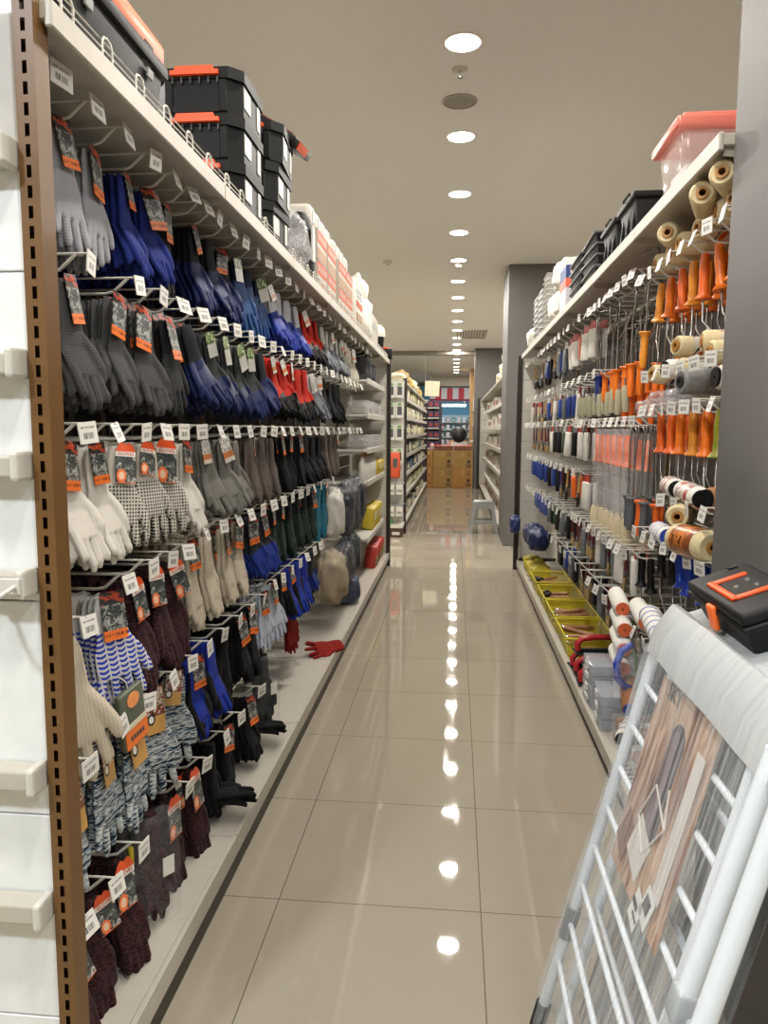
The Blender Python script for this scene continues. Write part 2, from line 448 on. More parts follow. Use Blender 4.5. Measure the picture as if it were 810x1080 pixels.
# ------------------------------------------------------------------ gloves
def glove_shape(name, seed, curl=0.0, bunch=1.0, length=1.0, spread=1.0, cuffw=1.0, thumb=1.0, single=False, vox=.0036):
    rnd = random.Random(seed); m = MB()
    gl = ((-.0085, 1, 1), (.0085, 1, 1)) if not single else ((0, 1, 1),)
    for gi, (x, mi, _) in enumerate(gl):
        dx = rnd.uniform(-.004, .004); j = lambda a: rnd.uniform(-a, a)
        L = length; yo = j(.004); th = .0085 * (2 - bunch)
        m.ell([(x, yo, -.0, .026 * bunch * cuffw, th * .7), (x, yo, -.02 * L, .034 * bunch * cuffw, th), (x, yo, -.07 * L, .037 * bunch * cuffw, th * .9), (x, yo, -.085 * L, .037 * bunch, th),
               (x, yo + .002, -.125 * L, .049 * bunch, th * 1.2), (x + curl * .01, yo, -.16 * L, .048 * bunch, th * 1.2), (x + curl * .015, yo, -.178 * L, .044 * bunch, th)], 16)
        for k, (fy, fl) in enumerate(((-.035, .062), (-.012, .084), (.012, .088), (.035, .072))):
            fl *= L * rnd.uniform(.93, 1.07); sp = fy * .35 * spread + j(.006); cx = curl * rnd.uniform(.6, 1.2) + j(.004)
            y0 = yo + fy * bunch; r = .0102 * (.5 + .5 * bunch); z0 = -.160 * L
            m.ell([(x + curl * .01, y0, z0, r, th), (x + curl * .014 + cx * .004, y0 + sp * .4, z0 - fl * .4, r, th * .95), (x + curl * .012 + cx * .014, y0 + sp * .8, z0 - fl * .8, r * .95, th * .9),
                   (x + curl * .008 + cx * .018, y0 + sp, z0 - fl * .97, r * .6, th * .55)], 10)
        ty = 1 if thumb > 0 else -1
        a = abs(thumb)
        m.ell([(x, yo + ty * .028 * bunch, -.098 * L, .014, th), (x + curl * .008, yo + ty * (.046 * bunch), -.128 * L, .0145, th), (x + curl * .014 + j(.004), yo + ty * (.046 * bunch + .016 * a), -.160 * L, .0135, th * .95),
               (x + curl * .016, yo + ty * (.046 * bunch + .024 * a), -.186 * L, .011, th * .8), (x + curl * .016, yo + ty * (.046 * bunch + .026 * a), -.194 * L, .006, th * .4)], 10)
    o = m.build(name + '_src', None)
    md = o.modifiers.new('r', 'REMESH'); md.mode = 'VOXEL'; md.voxel_size = vox; md.use_smooth_shade = True
    sm = o.modifiers.new('s', 'SMOOTH'); sm.factor = .5; sm.iterations = 1
    dg = bpy.context.evaluated_depsgraph_get()
    me = bpy.data.meshes.new_from_object(o.evaluated_get(dg)); me.name = name
    for p in me.polygons: p.use_smooth = True
    me.materials.clear(); me.materials.append(None)
    bpy.data.objects.remove(o)
    return me
SH = {
 'flat': [glove_shape('glove_flat', i, .2, 1.0, 1.0, 1.0, 1.0, th) for i, th in ((1, 1), (2, .6), (3, -1))],
 'curl': [glove_shape('glove_curl', i, 1.6, .92, 1.0, .5, 1.0, th) for i, th in ((4, .5), (5, -.6), (6, .3))],
 'bunch': [glove_shape('glove_bunch', i, .8, .72, 1.05, .3, .9, th) for i, th in ((7, .3), (8, -.4), (9, .2))],
 'wide': [glove_shape('glove_wide', i, .3, 1.12, 1.0, 1.3, 1.0, th) for i, th in ((10, 1), (11, .8))],
 'long': [glove_shape('glove_long', i, .2, .95, 1.28, .6, 1.3, th) for i, th in ((12, .6), (13, .5))],
}

def knit_mat(name, base, second=None, mode='plain', rough=.85, p=0.0):
    t = NT(name); v = t.obj(); s = t.sep(v); y, z = s.outputs[1], s.outputs[2]
    big = t.noise(v, 18, 3); c0 = lin(base)
    a = tuple(x * .62 for x in c0[:3]) + (1,); b = tuple(min(1, x * 1.06) for x in c0[:3]) + (1,)
    rb = t.math('MULTIPLY', t.math('ADD', t.math('SINE', t.math('MULTIPLY', y, 950.0)), 1.0), .5)
    col = t.mix(t.math('MULTIPLY', t.math('ADD', big, .25), t.math('ADD', t.math('MULTIPLY', rb, .35), .65)), a, b)
    rgh = rough
    ribs = t.math('SINE', t.math('MULTIPLY', y, 2100.0))
    knit = t.math('MULTIPLY', t.math('SINE', t.math('MULTIPLY', z, 1700.0)), ribs)
    if mode in ('dots', 'bigdots'):
        sc = 165.0 if mode == 'dots' else 120.0
        comb = t.add('ShaderNodeCombineXYZ', i0=t.math('MULTIPLY', y, 1.0), i1=t.math('MULTIPLY', z, 1.0), i2=0.0).outputs[0]
        vo = t.add('ShaderNodeTexVoronoi', {'voronoi_dimensions': '2D'}, Vector=comb, Scale=sc, Randomness=0.0).outputs[0]
        dot = t.math('MULTIPLY', t.math('LESS_THAN', vo, .30), t.math('LESS_THAN', z, -.085))
        col = t.mix(dot, col, lin(second))
    elif mode == 'dip':
        e = t.math('ADD', z, t.math('MULTIPLY', t.math('SUBTRACT', t.noise(v, 30, 1), .5), .02))
        d = t.math('LESS_THAN', e, -(p or .10)); c2 = lin(second)
        col2 = t.mix(big, tuple(x * .75 for x in c2[:3]) + (1,), tuple(min(1, x * 1.2) for x in c2[:3]) + (1,))
        col = t.mix(d, col, col2); rgh = t.math('SUBTRACT', .85, t.math('MULTIPLY', d, .4))
    elif mode == 'wave':
        wv = t.math('SINE', t.math('ADD', t.math('MULTIPLY', z, 560.0), t.math('MULTIPLY', t.math('ABSOLUTE', t.math('SINE', t.math('MULTIPLY', y, 130.0))), 2.6)))
        gp = t.math('GREATER_THAN', t.math('ABSOLUTE', t.math('SINE', t.math('MULTIPLY', y, 130.0))), .22)
        d = t.math('MULTIPLY', t.math('MULTIPLY', t.math('GREATER_THAN', wv, -.05), gp), t.math('LESS_THAN', z, -.075))
        col = t.mix(d, col, lin(second))
    elif mode == 'marl':
        n1 = t.noise(t.mapping(v, (40, 30, 210), (0.25, 0, 0)), 1.0, 2, .6)
        col = t.ramp(n1, [(.38, lin('#121d2a')), (.44, lin('#3b566e')), (.49, lin('#b3bcbf')), (.56, lin('#cfcfc8')), (.62, lin('#2b4258'))])
    elif mode == 'maroon':
        n1 = t.noise(t.mapping(v, (110, 130, 260)), 1.0, 3, .4)
        col = t.ramp(n1, [(.40, lin('#150d10')), (.50, lin('#2c1a1d')), (.58, lin('#53292a')), (.66, lin('#1e1417'))])
    elif mode == 'back':
        n1 = t.math('LESS_THAN', t.math('ABSOLUTE', t.math('ADD', y, .0)), .03)
        d = t.math('MULTIPLY', n1, t.math('GREATER_THAN', z, -(p or .2)))
        col = t.mix(d, col, lin(second))
    t.base(col, rgh, 0, .18)
    t.set(t.p, 'Sheen Weight', .03)
    t.bump(t.math('ADD', t.math('MULTIPLY', knit, .5), t.noise(v, 260, 2)), .45, .0012)
    return t.m
GM = {
 'greydot': knit_mat('grey_dotted_knit', '#a9a8ad', '#8e8e94', 'dots'),
 'bluedot': knit_mat('blue_knit', '#1f2f78', '#18245f', 'dots'),
 'dkgreydot': knit_mat('charcoal_dotted_knit', '#4c4a49', '#3a3938', 'dots'),
 'blackdot': knit_mat('black_dotted_knit', '#201f20', '#4c4c4c', 'dots'),
 'navydip': knit_mat('navy_dipped_knit', '#23242a', '#13204f', 'dip'),
 'greenavy': knit_mat('grey_navy_dipped_knit', '#3b3c3c', '#16244f', 'dip', p=.14),
 'denim': knit_mat('denim_blue_knit', '#1c2744', '#234a82', 'dip', p=.06),
 'royal': knit_mat('royal_blue_knit', '#d0d3da', '#1e348e', 'dip', p=.10),
 'redblack': knit_mat('red_black_knit', '#c42f20', '#111013', 'dip', p=.15),
 'redfull': knit_mat('red_glove_knit', '#8c2019'),
 'greywhite': knit_mat('grey_white_knit', '#cfccc6', '#6f7278', 'dip', p=.10),
 'white': knit_mat('white_knit', '#dcd6cb'),
 'whitedot': knit_mat('white_black_dotted_knit', '#dcd6ca', '#2a2a2a', 'bigdots'),
 'greycoat': knit_mat('grey_coated_knit', '#807d75', '#716f69', 'dip', p=.09),
 'brown': knit_mat('brown_grey_knit', '#5e544d'),
 'maroon': knit_mat('maroon_marled_knit', '#3a2527', None, 'maroon'),
 'beige': knit_mat('beige_cotton', '#c9bda8'),
 'wave': knit_mat('blue_wave_print_knit', '#d6d4d2', '#2b3fae', 'wave'),
 'marl': knit_mat('blue_white_marled_knit', '#8899aa', None, 'marl'),
 'black': knit_mat('black_knit', '#0d0c0e'),
 'blackblue': knit_mat('black_blue_knit', '#191a1f', '#1b3090', 'back', p=.26),
 'navyroyal': knit_mat('navy_royal_knit', '#2d3036', '#192f7c', 'dip', p=.13),
 'green': knit_mat('dark_green_knit', '#1a1c1b', '#16281f', 'dip', p=.08),
 'teal': knit_mat('teal_rubber', '#1d6f86', rough=.5),
 'palebluedot': knit_mat('pale_blue_dotted_knit', '#ccd2dc', '#8f9fc0', 'dots'),
 'speckle': knit_mat('white_speckled_knit', '#d8d3c2', '#77756a', 'bigdots'),
}

def card_mat(name, kind):
    t = NT(name); v = t.obj(); s = t.sep(v); y, z = s.outputs[1], s.outputs[2]
    ph = t.noise(v, 60, 2, 1.0)
    photo = t.ramp(ph, [(.38, lin('#26292a')), (.48, lin('#5b5f5c')), (.56, lin('#b9b8b0')), (.64, lin('#45484a'))])
    txt = t.math('MULTIPLY', t.math('GREATER_THAN', t.noise(t.mapping(v, (1, 320, 60)), 1.0, 0), .52), 1.0)
    def below(zz): return t.math('LESS_THAN', z, zz)
    if kind == 'orange_bottom':
        top = t.mix(t.math('GREATER_THAN', t.noise(t.mapping(v, (1, 50, 90)), 1.0, 0), .55), lin('#2b2b2a'), lin('#b5482c'))
        c = t.mix(below(-.034), top, photo)
        og = t.mix(t.math('MULTIPLY', txt, t.math('LESS_THAN', t.math('ABSOLUTE', t.math('ADD', z, .105)), .004)), lin('#f07830'), lin('#6b2a10'))
        c = t.mix(below(-.094), c, og)
    elif kind == 'orange_top':
        dark = t.ramp(ph, [(.4, lin('#33373a')), (.55, lin('#5d635d')), (.66, lin('#c8c8c0'))])
        c = t.mix(below(-.03), lin('#e85a2a'), lin('#e9e4da')); c = t.mix(below(-.044), c, dark)
        e = t.math('ADD', t.math('POWER', t.math('DIVIDE', t.math('ADD', y, .012), .014), 2.0), t.math('POWER', t.math('DIVIDE', t.math('ADD', z, .098), .019), 2.0))
        c = t.mix(t.math('LESS_THAN', e, 1.0), c, lin('#f07a40')); c = t.mix(t.math('LESS_THAN', e, .35), c, lin('#f3c9a8'))
        c = t.mix(below(-.116), c, lin('#e8683a'))
    elif kind == 'green_top':
        gr = t.ramp(ph, [(.4, lin('#3f5c2c')), (.5, lin('#6f8c46')), (.6, lin('#c9cfa8'))])
        c = t.mix(below(-.05), gr, lin('#cfcfc6'))
    elif kind == 'tan':
        gr = t.ramp(t.noise(v, 45, 2, 1.5), [(.38, lin('#3f4a2c')), (.46, lin('#a33b38')), (.54, lin('#e4ded2')), (.62, lin('#7c6a45'))])
        c = t.mix(below(-.075), gr, lin('#c99a55'))
        e = t.math('ADD', t.math('POWER', t.math('DIVIDE', t.math('ADD', y, .015), .012), 2.0), t.math('POWER', t.math('DIVIDE', t.math('ADD', z, .082), .014), 2.0))
        ring = t.math('MULTIPLY', t.math('LESS_THAN', e, 1.0), t.math('GREATER_THAN', e, .4))
        c = t.mix(t.math('LESS_THAN', e, 1.0), c, lin('#efece4')); c = t.mix(ring, c, lin('#1e2226'))
    else:
        c = t.mix(below(-.06), t.mix(txt, lin('#e6e3da'), lin('#8c8a86')), lin('#e0d9cc'))
        c = t.mix(t.math('LESS_THAN', t.math('ABSOLUTE', t.math('ADD', z, .075)), .012), c, lin('#d9854e'))
    t.base(c, .32, 0, .5); return t.m
def make_card(kind, w=.058, h=.118):
    poly = {'orange_bottom': [(-w / 2, -.004), (w / 2, -.004), (w / 2, -h), (-w / 2, -h)],
            'orange_top': [(-w / 2, -.028), (-w * .36, -.012), (-w * .18, -.004), (0, -.010), (w * .18, -.004), (w * .36, -.012), (w / 2, -.028), (w / 2, -h), (-w / 2, -h)],
            'tan': [(-w * .45, -.004), (w * .45, -.004), (w / 2, -.02), (w / 2, -h), (-w / 2, -h), (-w / 2, -.02)]}.get(kind, [(-w / 2, -.004), (w / 2, -.004), (w / 2, -h * .88), (-w / 2, -h * .88)])
    m = MB(); M = Matrix(((0, 0, 1, 0), (1, 0, 0, 0), (0, 1, 0, 0), (0, 0, 0, 1)))
    m.prism(poly, .0014, M)
    o = m.build('card_proto', card_mat('card_' + kind, kind)); me = o.data; me.name = 'header_card_' + kind
    bpy.data.objects.remove(o); return me
CARDS = {k: make_card(k) for k in ('orange_bottom', 'orange_top', 'green_top', 'tan', 'white')}
def text_mesh(txt, size, mat, name):
    cu = bpy.data.curves.new('t', 'FONT'); cu.body = txt; cu.size = size; cu.align_x = 'CENTER'; cu.align_y = 'CENTER'; cu.extrude = .0004; cu.resolution_u = 2
    o = bpy.data.objects.new('t', cu); COL.objects.link(o)
    me = bpy.data.meshes.new_from_object(o.evaluated_get(bpy.context.evaluated_depsgraph_get())); me.name = name
    bpy.data.objects.remove(o); bpy.data.curves.remove(cu)
    me.materials.clear(); me.materials.append(mat); return me
TXT_GLOVES = text_mesh('GLOVES', .013, plain('print_orange', '#c9522a', .5), 'gloves_lettering')
TXT_SKY = text_mesh('SKY', .016, plain('print_red_orange', '#e05a2c', .5), 'logo_lettering')

# kind: (object name, shape, material, card, description)
GK = {
 'greydot': ('dotted_knit_gloves', 'flat', 'greydot', 'orange_bottom', 'light grey dotted knit gloves'),
 'bluedot': ('dotted_knit_gloves', 'curl', 'bluedot', 'orange_bottom', 'blue dotted knit gloves'),
 'dkgreydot': ('dotted_knit_gloves', 'curl', 'dkgreydot', 'orange_bottom', 'charcoal dotted knit gloves'),
 'blackdot': ('dotted_knit_gloves', 'flat', 'blackdot', 'orange_bottom', 'black dotted knit gloves'),
 'navydip': ('coated_gloves', 'curl', 'navydip', 'orange_bottom', 'navy coated gloves with black cuffs'),
 'greenavy': ('coated_gloves', 'curl', 'greenavy', 'green_top', 'grey and navy coated gloves'),
 'denim': ('coated_gloves', 'wide', 'denim', 'green_top', 'denim blue coated gloves'),
 'royal': ('coated_gloves', 'curl', 'royal', 'white', 'white and royal blue coated gloves'),
 'redblack': ('coated_gloves', 'curl', 'redblack', 'white', 'red and black coated gloves'),
 'greywhite': ('coated_gloves', 'curl', 'greywhite', 'white', 'white and grey coated gloves'),
 'white': ('cotton_gloves', 'curl', 'white', 'orange_bottom', 'white knit gloves'),
 'whitedot': ('dotted_knit_gloves', 'flat', 'whitedot', 'orange_top', 'white gloves with black dots'),
 'greycoat': ('coated_gloves', 'curl', 'greycoat', 'white', 'smooth grey coated gloves'),
 'brown': ('knit_gloves', 'bunch', 'brown', 'white', 'brown grey knit gloves'),
 'maroon': ('knit_gloves', 'bunch', 'maroon', 'orange_top', 'dark maroon marled gloves'),
 'beige': ('cotton_gloves', 'bunch', 'beige', 'orange_bottom', 'beige cotton gloves'),
 'beigeflat': ('cotton_gloves', 'flat', 'beige', 'orange_bottom', 'large beige cotton gloves'),
 'wave': ('wave_print_gloves', 'wide', 'wave', 'orange_bottom', 'white gloves with blue wave print'),
 'marl': ('marled_gloves', 'flat', 'marl', 'tan', 'blue and white marled gloves'),
 'black': ('work_gloves', 'bunch', 'black', 'orange_bottom', 'black work gloves'),
 'blackcurl': ('work_gloves', 'curl', 'black', 'orange_bottom', 'black work gloves'),
 'blackblue': ('work_gloves', 'curl', 'blackblue', 'orange_bottom', 'black and royal blue work gloves'),
 'navyroyal': ('coated_gloves', 'curl', 'navyroyal', 'orange_bottom', 'dark grey and royal blue coated gloves'),
 'green': ('work_gloves', 'bunch', 'green', 'orange_bottom', 'dark green and black gloves'),
 'teal': ('rubber_gloves', 'long', 'teal', 'orange_top', 'long teal rubber gloves'),
 'palebluedot': ('dotted_knit_gloves', 'wide', 'palebluedot', 'orange_bottom', 'pale blue dotted gloves'),
 'speckle': ('knit_gloves', 'wide', 'speckle', 'white', 'white speckled bulky gloves'),
}
def place_glove(kind, loc, yaw, label, group, front, k, roll=0.0, tilt=0.0, sc=1.0):
    nm, sh, mk, cd, desc = GK[kind]
    o = bpy.data.objects.new(nm, random.choice(SH[sh])); COL.objects.link(o)
    o.material_slots[0].link = 'OBJECT'; o.material_slots[0].material = GM[mk]
    o.location = loc; o.rotation_euler = (roll, tilt, yaw); o.scale = (1, sc, sc * random.uniform(.96, 1.05))
    tag(o, label, 'gloves', group)
    if cd and (k == 0 and random.random() < (.95 if loc[1] < 2.2 else .55 if loc[1] < 3.3 else .35) or k == 1 and random.random() < .12):
        c = bpy.data.objects.new('header_card', CARDS[cd]); COL.objects.link(c); c.parent = o
        c.location = (.0195, random.uniform(-.008, .008), .012); c.rotation_euler = (random.uniform(-.22, .22), -.05 - .08 * random.random(), random.uniform(-.35, .2)); q = random.uniform(.72, 1.0) if loc[1] < 3 else random.uniform(.6, .85); c.scale = (1, q, q)
        if k == 0 and loc[1] < 3.0:
            if cd == 'orange_top':
                x = bpy.data.objects.new('card_lettering', TXT_GLOVES); x.location = (.0018, 0, -.037)
            elif cd == 'orange_bottom':
                x = bpy.data.objects.new('card_lettering', TXT_SKY); x.location = (.0018, 0, -.018)
            else: return o
            COL.objects.link(x); x.parent = c; x.rotation_euler = (PI / 2, 0, PI / 2)
    return o

# (row, peg height, y positions, kind, pairs per hook)
def rng(a, b, d): 
    n = int(round((b - a) / d)); return [a + d * i for i in range(n + 1)]
LEFT = [
 ('A', 2.005, [1.33, 1.47, 1.60], 'greydot', 3), ('A', 2.005, [1.75, 1.885], 'bluedot', 5), ('A', 2.005, [2.01], 'blackdot', 4), ('A', 2.005, [2.12], None, 0),
 ('A', 2.005, [2.22, 2.36, 2.51], 'navydip', 4), ('A', 2.005, [2.66, 2.81, 2.97], 'denim', 4), ('A', 2.005, [3.13, 3.30, 3.47, 3.64], 'royal', 4),
 ('A', 2.005, [3.83, 4.0, 4.17], 'redblack', 3), ('A', 2.005, [4.36, 4.54, 4.72, 4.9, 5.08], 'greywhite', 3), ('A', 2.005, [5.26, 5.46, 5.66], 'speckle', 2), ('A', 2.005, [5.95, 6.2], None, 0),
 ('B', 1.70, [1.41, 1.64], 'dkgreydot', 5), ('B', 1.70, [1.775], 'dkgreydot', 3), ('B', 1.70, [1.91], 'blackdot', 4), ('B', 1.70, [2.07], 'navydip', 4), ('B', 1.70, [2.24, 2.39, 2.55, 2.70], 'greenavy', 4),
 ('B', 1.70, [2.86], 'navydip', 4), ('B', 1.70, [3.03, 3.2, 3.37, 3.54, 3.71], 'redblack', 4), ('B', 1.70, [3.9, 4.08], 'greywhite', 3), ('B', 1.70, [4.26, 4.44, 4.62, 4.8], 'blackcurl', 3),
 ('B', 1.70, [5.0, 5.2, 5.4, 5.6], None, 0),
 ('C', 1.375, [1.38, 1.50], 'white', 5), ('C', 1.375, [1.645], 'whitedot', 3), ('C', 1.375, [1.775, 1.89], 'whitedot', 4), ('C', 1.375, [2.03], 'white', 4), ('C', 1.375, [2.20, 2.36, 2.52], 'greycoat', 4),
 ('C', 1.375, [2.70, 2.86, 3.02], 'brown', 4), ('C', 1.375, [3.19, 3.37, 3.55], 'black', 4), ('C', 1.375, [3.73, 3.92, 4.1], 'blackcurl', 4), ('C', 1.375, [4.3, 4.5, 4.7], 'brown', 3), ('C', 1.375, [4.95, 5.15, 5.35, 5.55], None, 0),
 ('D', 1.0, [1.345], 'beigeflat', 3), ('D', 1.045, [1.545], 'wave', 4), ('D', 1.055, [1.67, 1.79, 1.91], 'maroon', 4), ('D', 1.085, [2.05, 2.21, 2.37, 2.52], 'beige', 4),
 ('D', 1.085, [2.69, 2.85], 'navyroyal', 4), ('D', 1.085, [3.02, 3.19, 3.36, 3.53, 3.70, 3.88], 'green', 4), ('D', 1.085, [4.1, 4.3], 'teal', 3),
 ('E', .72, [1.33], 'marl', 3), ('E', .745, [1.48, 1.62], 'marl', 4), ('E', .745, [1.78, 1.92], 'marl', 3), ('E', .745, [2.06, 2.2], 'blackblue', 4), ('E', .745, [2.36, 2.52, 2.68], 'black', 4),
 ('E', .765, [2.86, 3.0], 'palebluedot', 3), ('E', .765, [3.17], 'black', 4), ('E', .765, [3.34, 3.51, 3.69], 'blackblue', 4), ('E', .765, [3.87], 'navyroyal', 3),
 ('F', .41, [1.30, 1.425, 1.56], 'maroon', 4), ('F', .41, [1.86, 2.01], 'maroon', 4), ('F', .41, [2.20, 2.36], 'black', 3), ('F', .41, [2.62], 'blackcurl', 3),
]
def left_gloves():
    cols = {}
    for row, z, yl, kind, n in LEFT:
        for y in yl:
            cols.setdefault(row, []).append((y, z, kind, n))
    for row, lst in cols.items():
        lst.sort()
        for i, (y, z, kind, n) in enumerate(lst):
            oi = ORD[i + 1]
            place_hook(-1, y, z, 'white peg hook with price tag, %s from brown post in %s of gloves' % (oi, ROWN[row]), 'peg hooks of the glove wall', x=-.755)
            if not kind: continue
            desc = GK[kind][4]
            yaw = -random.uniform(-.05, .32); n2 = n + 2 if y < 2.3 else n if y < 3.6 else max(2, n - 1)
            if kind in ('wave', 'whitedot', 'beigeflat'): yaw = -random.uniform(.40, .62)
            if kind == 'marl': yaw = random.choice((-.55, -.1, -.35, .1)); slant = random.uniform(-.02, .3)
            sc = 1.0
            slant = random.uniform(.08, .34) if GK[kind][0] == 'coated_gloves' else random.uniform(-.05, .10)
            if kind in ('marl', 'maroon'): sc = 1.13
            if kind == 'wave': sc = 1.06
            if kind == 'beigeflat': sc = 1.22
            if kind in ('speckle',): sc = 1.25
            for k in range(n2):
                x = (-.80 if row == 'A' else -.768) - .031 * k
                pos = 'front pair' if k == 0 else '%s pair back' % ORD[k + 1]
                place_glove(kind, (x, y + random.uniform(-.006, .006), z - .012 + random.uniform(-.008, .004)), yaw + random.uniform(-.12, .12),
                            '%s, %s on %s hook, %s' % (desc, pos, oi, ROWN[row]), desc + ' on hooks', None, k, slant + random.uniform(-.05, .05), random.uniform(-.08, .04), sc)
left_gloves()

# ------------------------------------------------------------------ left top shelf goods
SZ = 2.087
def organiser(label, W=.285, D=.30, H=.135, labels=True):
    t = thing('organiser_case', label, 'tool case', group='black organiser cases on the left top shelf')
    c = .04
    def octo(w, d, c): return [(-w / 2 + c, -d / 2), (w / 2 - c, -d / 2), (w / 2, -d / 2 + c), (w / 2, d / 2 - c), (w / 2 - c, d / 2), (-w / 2 + c, d / 2), (-w / 2, d / 2 - c), (-w / 2, -d / 2 + c)]
    T = lambda z: Matrix.Translation((0, 0, z))
    m = MB(); m.prism(octo(W - .012, D - .012, c), H * .74, T(0)); m.build('body', BLACKP, t)
    m = MB()
    for x in (-.085, .085): m.b(x - .012, x + .012, -D / 2 - .002, -D / 2 + .02, .004, H * .72, .003, 1)
    m.b(-.073, .073, -D / 2 - .000, -D / 2 + .02, .004, .02); m.build('front_rib', BLACKP2, t)
    m = MB(); m.prism(octo(W, D, c), H * .24, T(H * .745)); m.build('lid', BLACKP2, t)
    m = MB(); m.prism([(-.075, 0), (.075, 0), (.075, .012), (.062, .012), (.058, .024), (-.058, .024), (-.062, .012), (-.075, .012)], .016, Matrix(((1, 0, 0, 0), (0, 0, 1, -D / 2 - .014), (0, 1, 0, H * .80), (0, 0, 0, 1))))
    m.build('latch', ORANGEP, t)
    m = MB()
    for i in range(6): m.b(-.07 + i * .028 - .002, -.07 + i * .028 + .002, -D / 2 - .004, -D / 2 + .004, H * .64, H * .78)
    m.build('catch_ribs', DKGREY, t)
    if labels:
        MB().b(W / 2 - .006, W / 2 - .003, -.10, -.03, .03, H * .66).build('white_label', WHITE, t)
        MB().b(W / 2 - .006, W / 2 - .003, .05, .08, .02, H * .7).build('white_label', WHITE, t)
    return Proto(t)
def left_top():
    # near tool box with orange lid
    t = thing('tool_box', 'black tool box with orange lid panel at the near end of left top shelf', 'tool box', (-.82, 1.555, SZ))
    MB().box((.01, 0, .065), (.23, .46, .13), None, .012, 2, .90).build('body', BLACKP2, t, smooth=40)
    MB().box((.01, 0, .14), (.25, .48, .03), None, .008).build('rim', BLACKP, t, smooth=40)
    m = MB(); m.box((.01, 0, .178), (.24, .47, .05), None, .014); m.box((.0, 0, .212), (.12, .22, .025), None, .008); m.build('lid', plain('tool_box_orange', '#f26a2c', .4), t, smooth=40)
    for y in (-.14, .14):
        l = MB().box((.118, y, .125), (.014, .05, .085), (0, .12, 0), .004).build('latch', BLACKP2, t, smooth=40)
        MB().box((.128, y, .10), (.006, .03, .02), (0, .12, 0), .002).build('latch_tab', GREYP, l)
    MB().box((.121, .06, .135), (.003, .06, .08), (0, .06, 0)).build('white_sticker', WHITE, t)
    m = MB()
    for y in (-.19, -.06, .02, .19): m.box((.105, y, .065), (.012, .02, .12), None, .003, 1)
    m.build('side_ribs', DKGREY, t)
    p = organiser('x')
    for i, wd in enumerate(('bottom', 'middle', 'top')):
        p.place((-.805, 2.47, SZ + .136 * i), (0, 0, 0), 'black organiser case with orange latch, %s of the front stack on top shelf' % wd)
    for i, wd in enumerate(('bottom', 'middle', 'top')):
        p.place((-.805 + .012 * i, 2.86, SZ + .136 * i), (0, 0, .06 * i - .05), 'black organiser case, %s of the second stack behind the front stack' % wd)
    t = thing('open_case', 'dark case lid tilted open on top of the second organiser stack', 'tool case', (-.74, 3.02, SZ + .46), rot=(.1, .55, 0))
    MB().box((0, 0, .02), (.26, .26, .035), None, .006).build('case_shell', BLACKP, t, smooth=40)
    MB().box((.0, 0, .04), (.22, .22, .01), None, .003).build('inner_tray', plain('rust_tray', '#6b2f1c', .5), t)
    MB().b(.128, .134, -.06, .06, .005, .035).build('edge_trim', ORANGEP, t)
    bag('clear_bag', 'wrinkled clear plastic bag beside the organiser stacks on left top shelf', (-.76, 3.25, SZ), (.11, .12, .13), CLEAR2, 5)
    t = thing('tool_pouch', 'black and white mesh tool pouch standing before the brown cartons', 'pouch', (-.75, 3.60, SZ))
    m = MB(); m.ell([(0, 0, 0, .07, .06), (0, 0, .06, .08, .07), (0, 0, .22, .075, .065), (0, 0, .30, .06, .05), (0, 0, .33, .04, .03)], 14); m.build('pouch_body', BLACKP2, t, smooth=50)
    MB().box((.066, -.02, .18), (.012, .05, .16), None, .004).build('white_panel', WHITE, t)
    # printed cartons with clear caps
    cw = plain('white_carton', '#b3ab9d', .6); br = plain('carton_brown_print', '#a37f62', .6); orp = plain('carton_orange_print', '#c5512a', .6)
    t = thing('boxed_set', 'x', 'carton', group='printed cartons on the left top shelf')
    MB().box((0, 0, .075), (.2, .27, .15), None, .002, 1).build('carton_body', cw, t)
    MB().b(.1, .1015, -.13, .13, .085, .145).build('orange_print', orp, t)
    MB().b(.1, .1012, -.13, .13, .01, .06).build('brown_print', br, t)
    m = MB()
    for i in range(6): m.b(.1015, .1022, -.11 + i * .04, -.09 + i * .04, .10, .13)
    m.build('printed_figures', cw, t)
    p = Proto(t)
    for j, y in enumerate((3.86, 4.16, 4.55, 4.84)):
        for i, wd in enumerate(('lower', 'upper')):
            p.place((-.79, y, SZ + .151 * i), (0, 0, random.uniform(-.03, .03)), 'white carton with orange print, %s one of the %s pair on left top shelf' % (wd, ORD[j + 1]))
    t = thing('bottle_pack', 'x', 'bottle pack', group='white bottle packs on the left top shelf')
    for y in (-.075, .075):
        b = MB().box((0, y, .06), (.14, .12, .12), None, .03, 3).build('bottle', WHITE, t, smooth=50)
        MB().b(.067, .072, y - .03, y + .03, .03, .09).build('grey_window', GREYP, b)
    p = Proto(t)
    for j, y in enumerate((3.86, 4.16, 4.55, 4.84)):
        p.place((-.79, y, SZ + .303), (0, 0, 0), 'two white bottles shrink-packed on the %s carton pair of left top shelf' % ORD[j + 1])
    t = thing('storage_tub', 'rounded white tub with orange band beyond the printed cartons', 'tub', (-.79, 5.27, SZ))
    MB().box((0, 0, .15), (.22, .36, .30), None, .05, 3).build('tub_body', WHITE, t, smooth=50)
    MB().b(.108, .113, -.14, .14, .06, .11).build('brown_band', br, t); MB().b(.108, .1135, -.14, .14, .15, .19).build('orange_band', orp, t)
    for y in (-.1, 0, .1): MB().b(.108, .113, y - .03, y + .03, .21, .27, .004).build('window', GREYP, t)
    for i, (y, z, s) in enumerate(((5.62, 0, 1), (5.88, 0, 1.05), (5.72, .17, .9))):
        bag('white_sack', 'white plastic sack of goods, %s of three heaped past the white tub' % ('near', 'far', 'upper')[i], (-.78, y, SZ + z), (.11 * s, .13 * s, .17 * s), plain('white_bag', '#d5d1c6', .35, bump=.4), 20 + i)
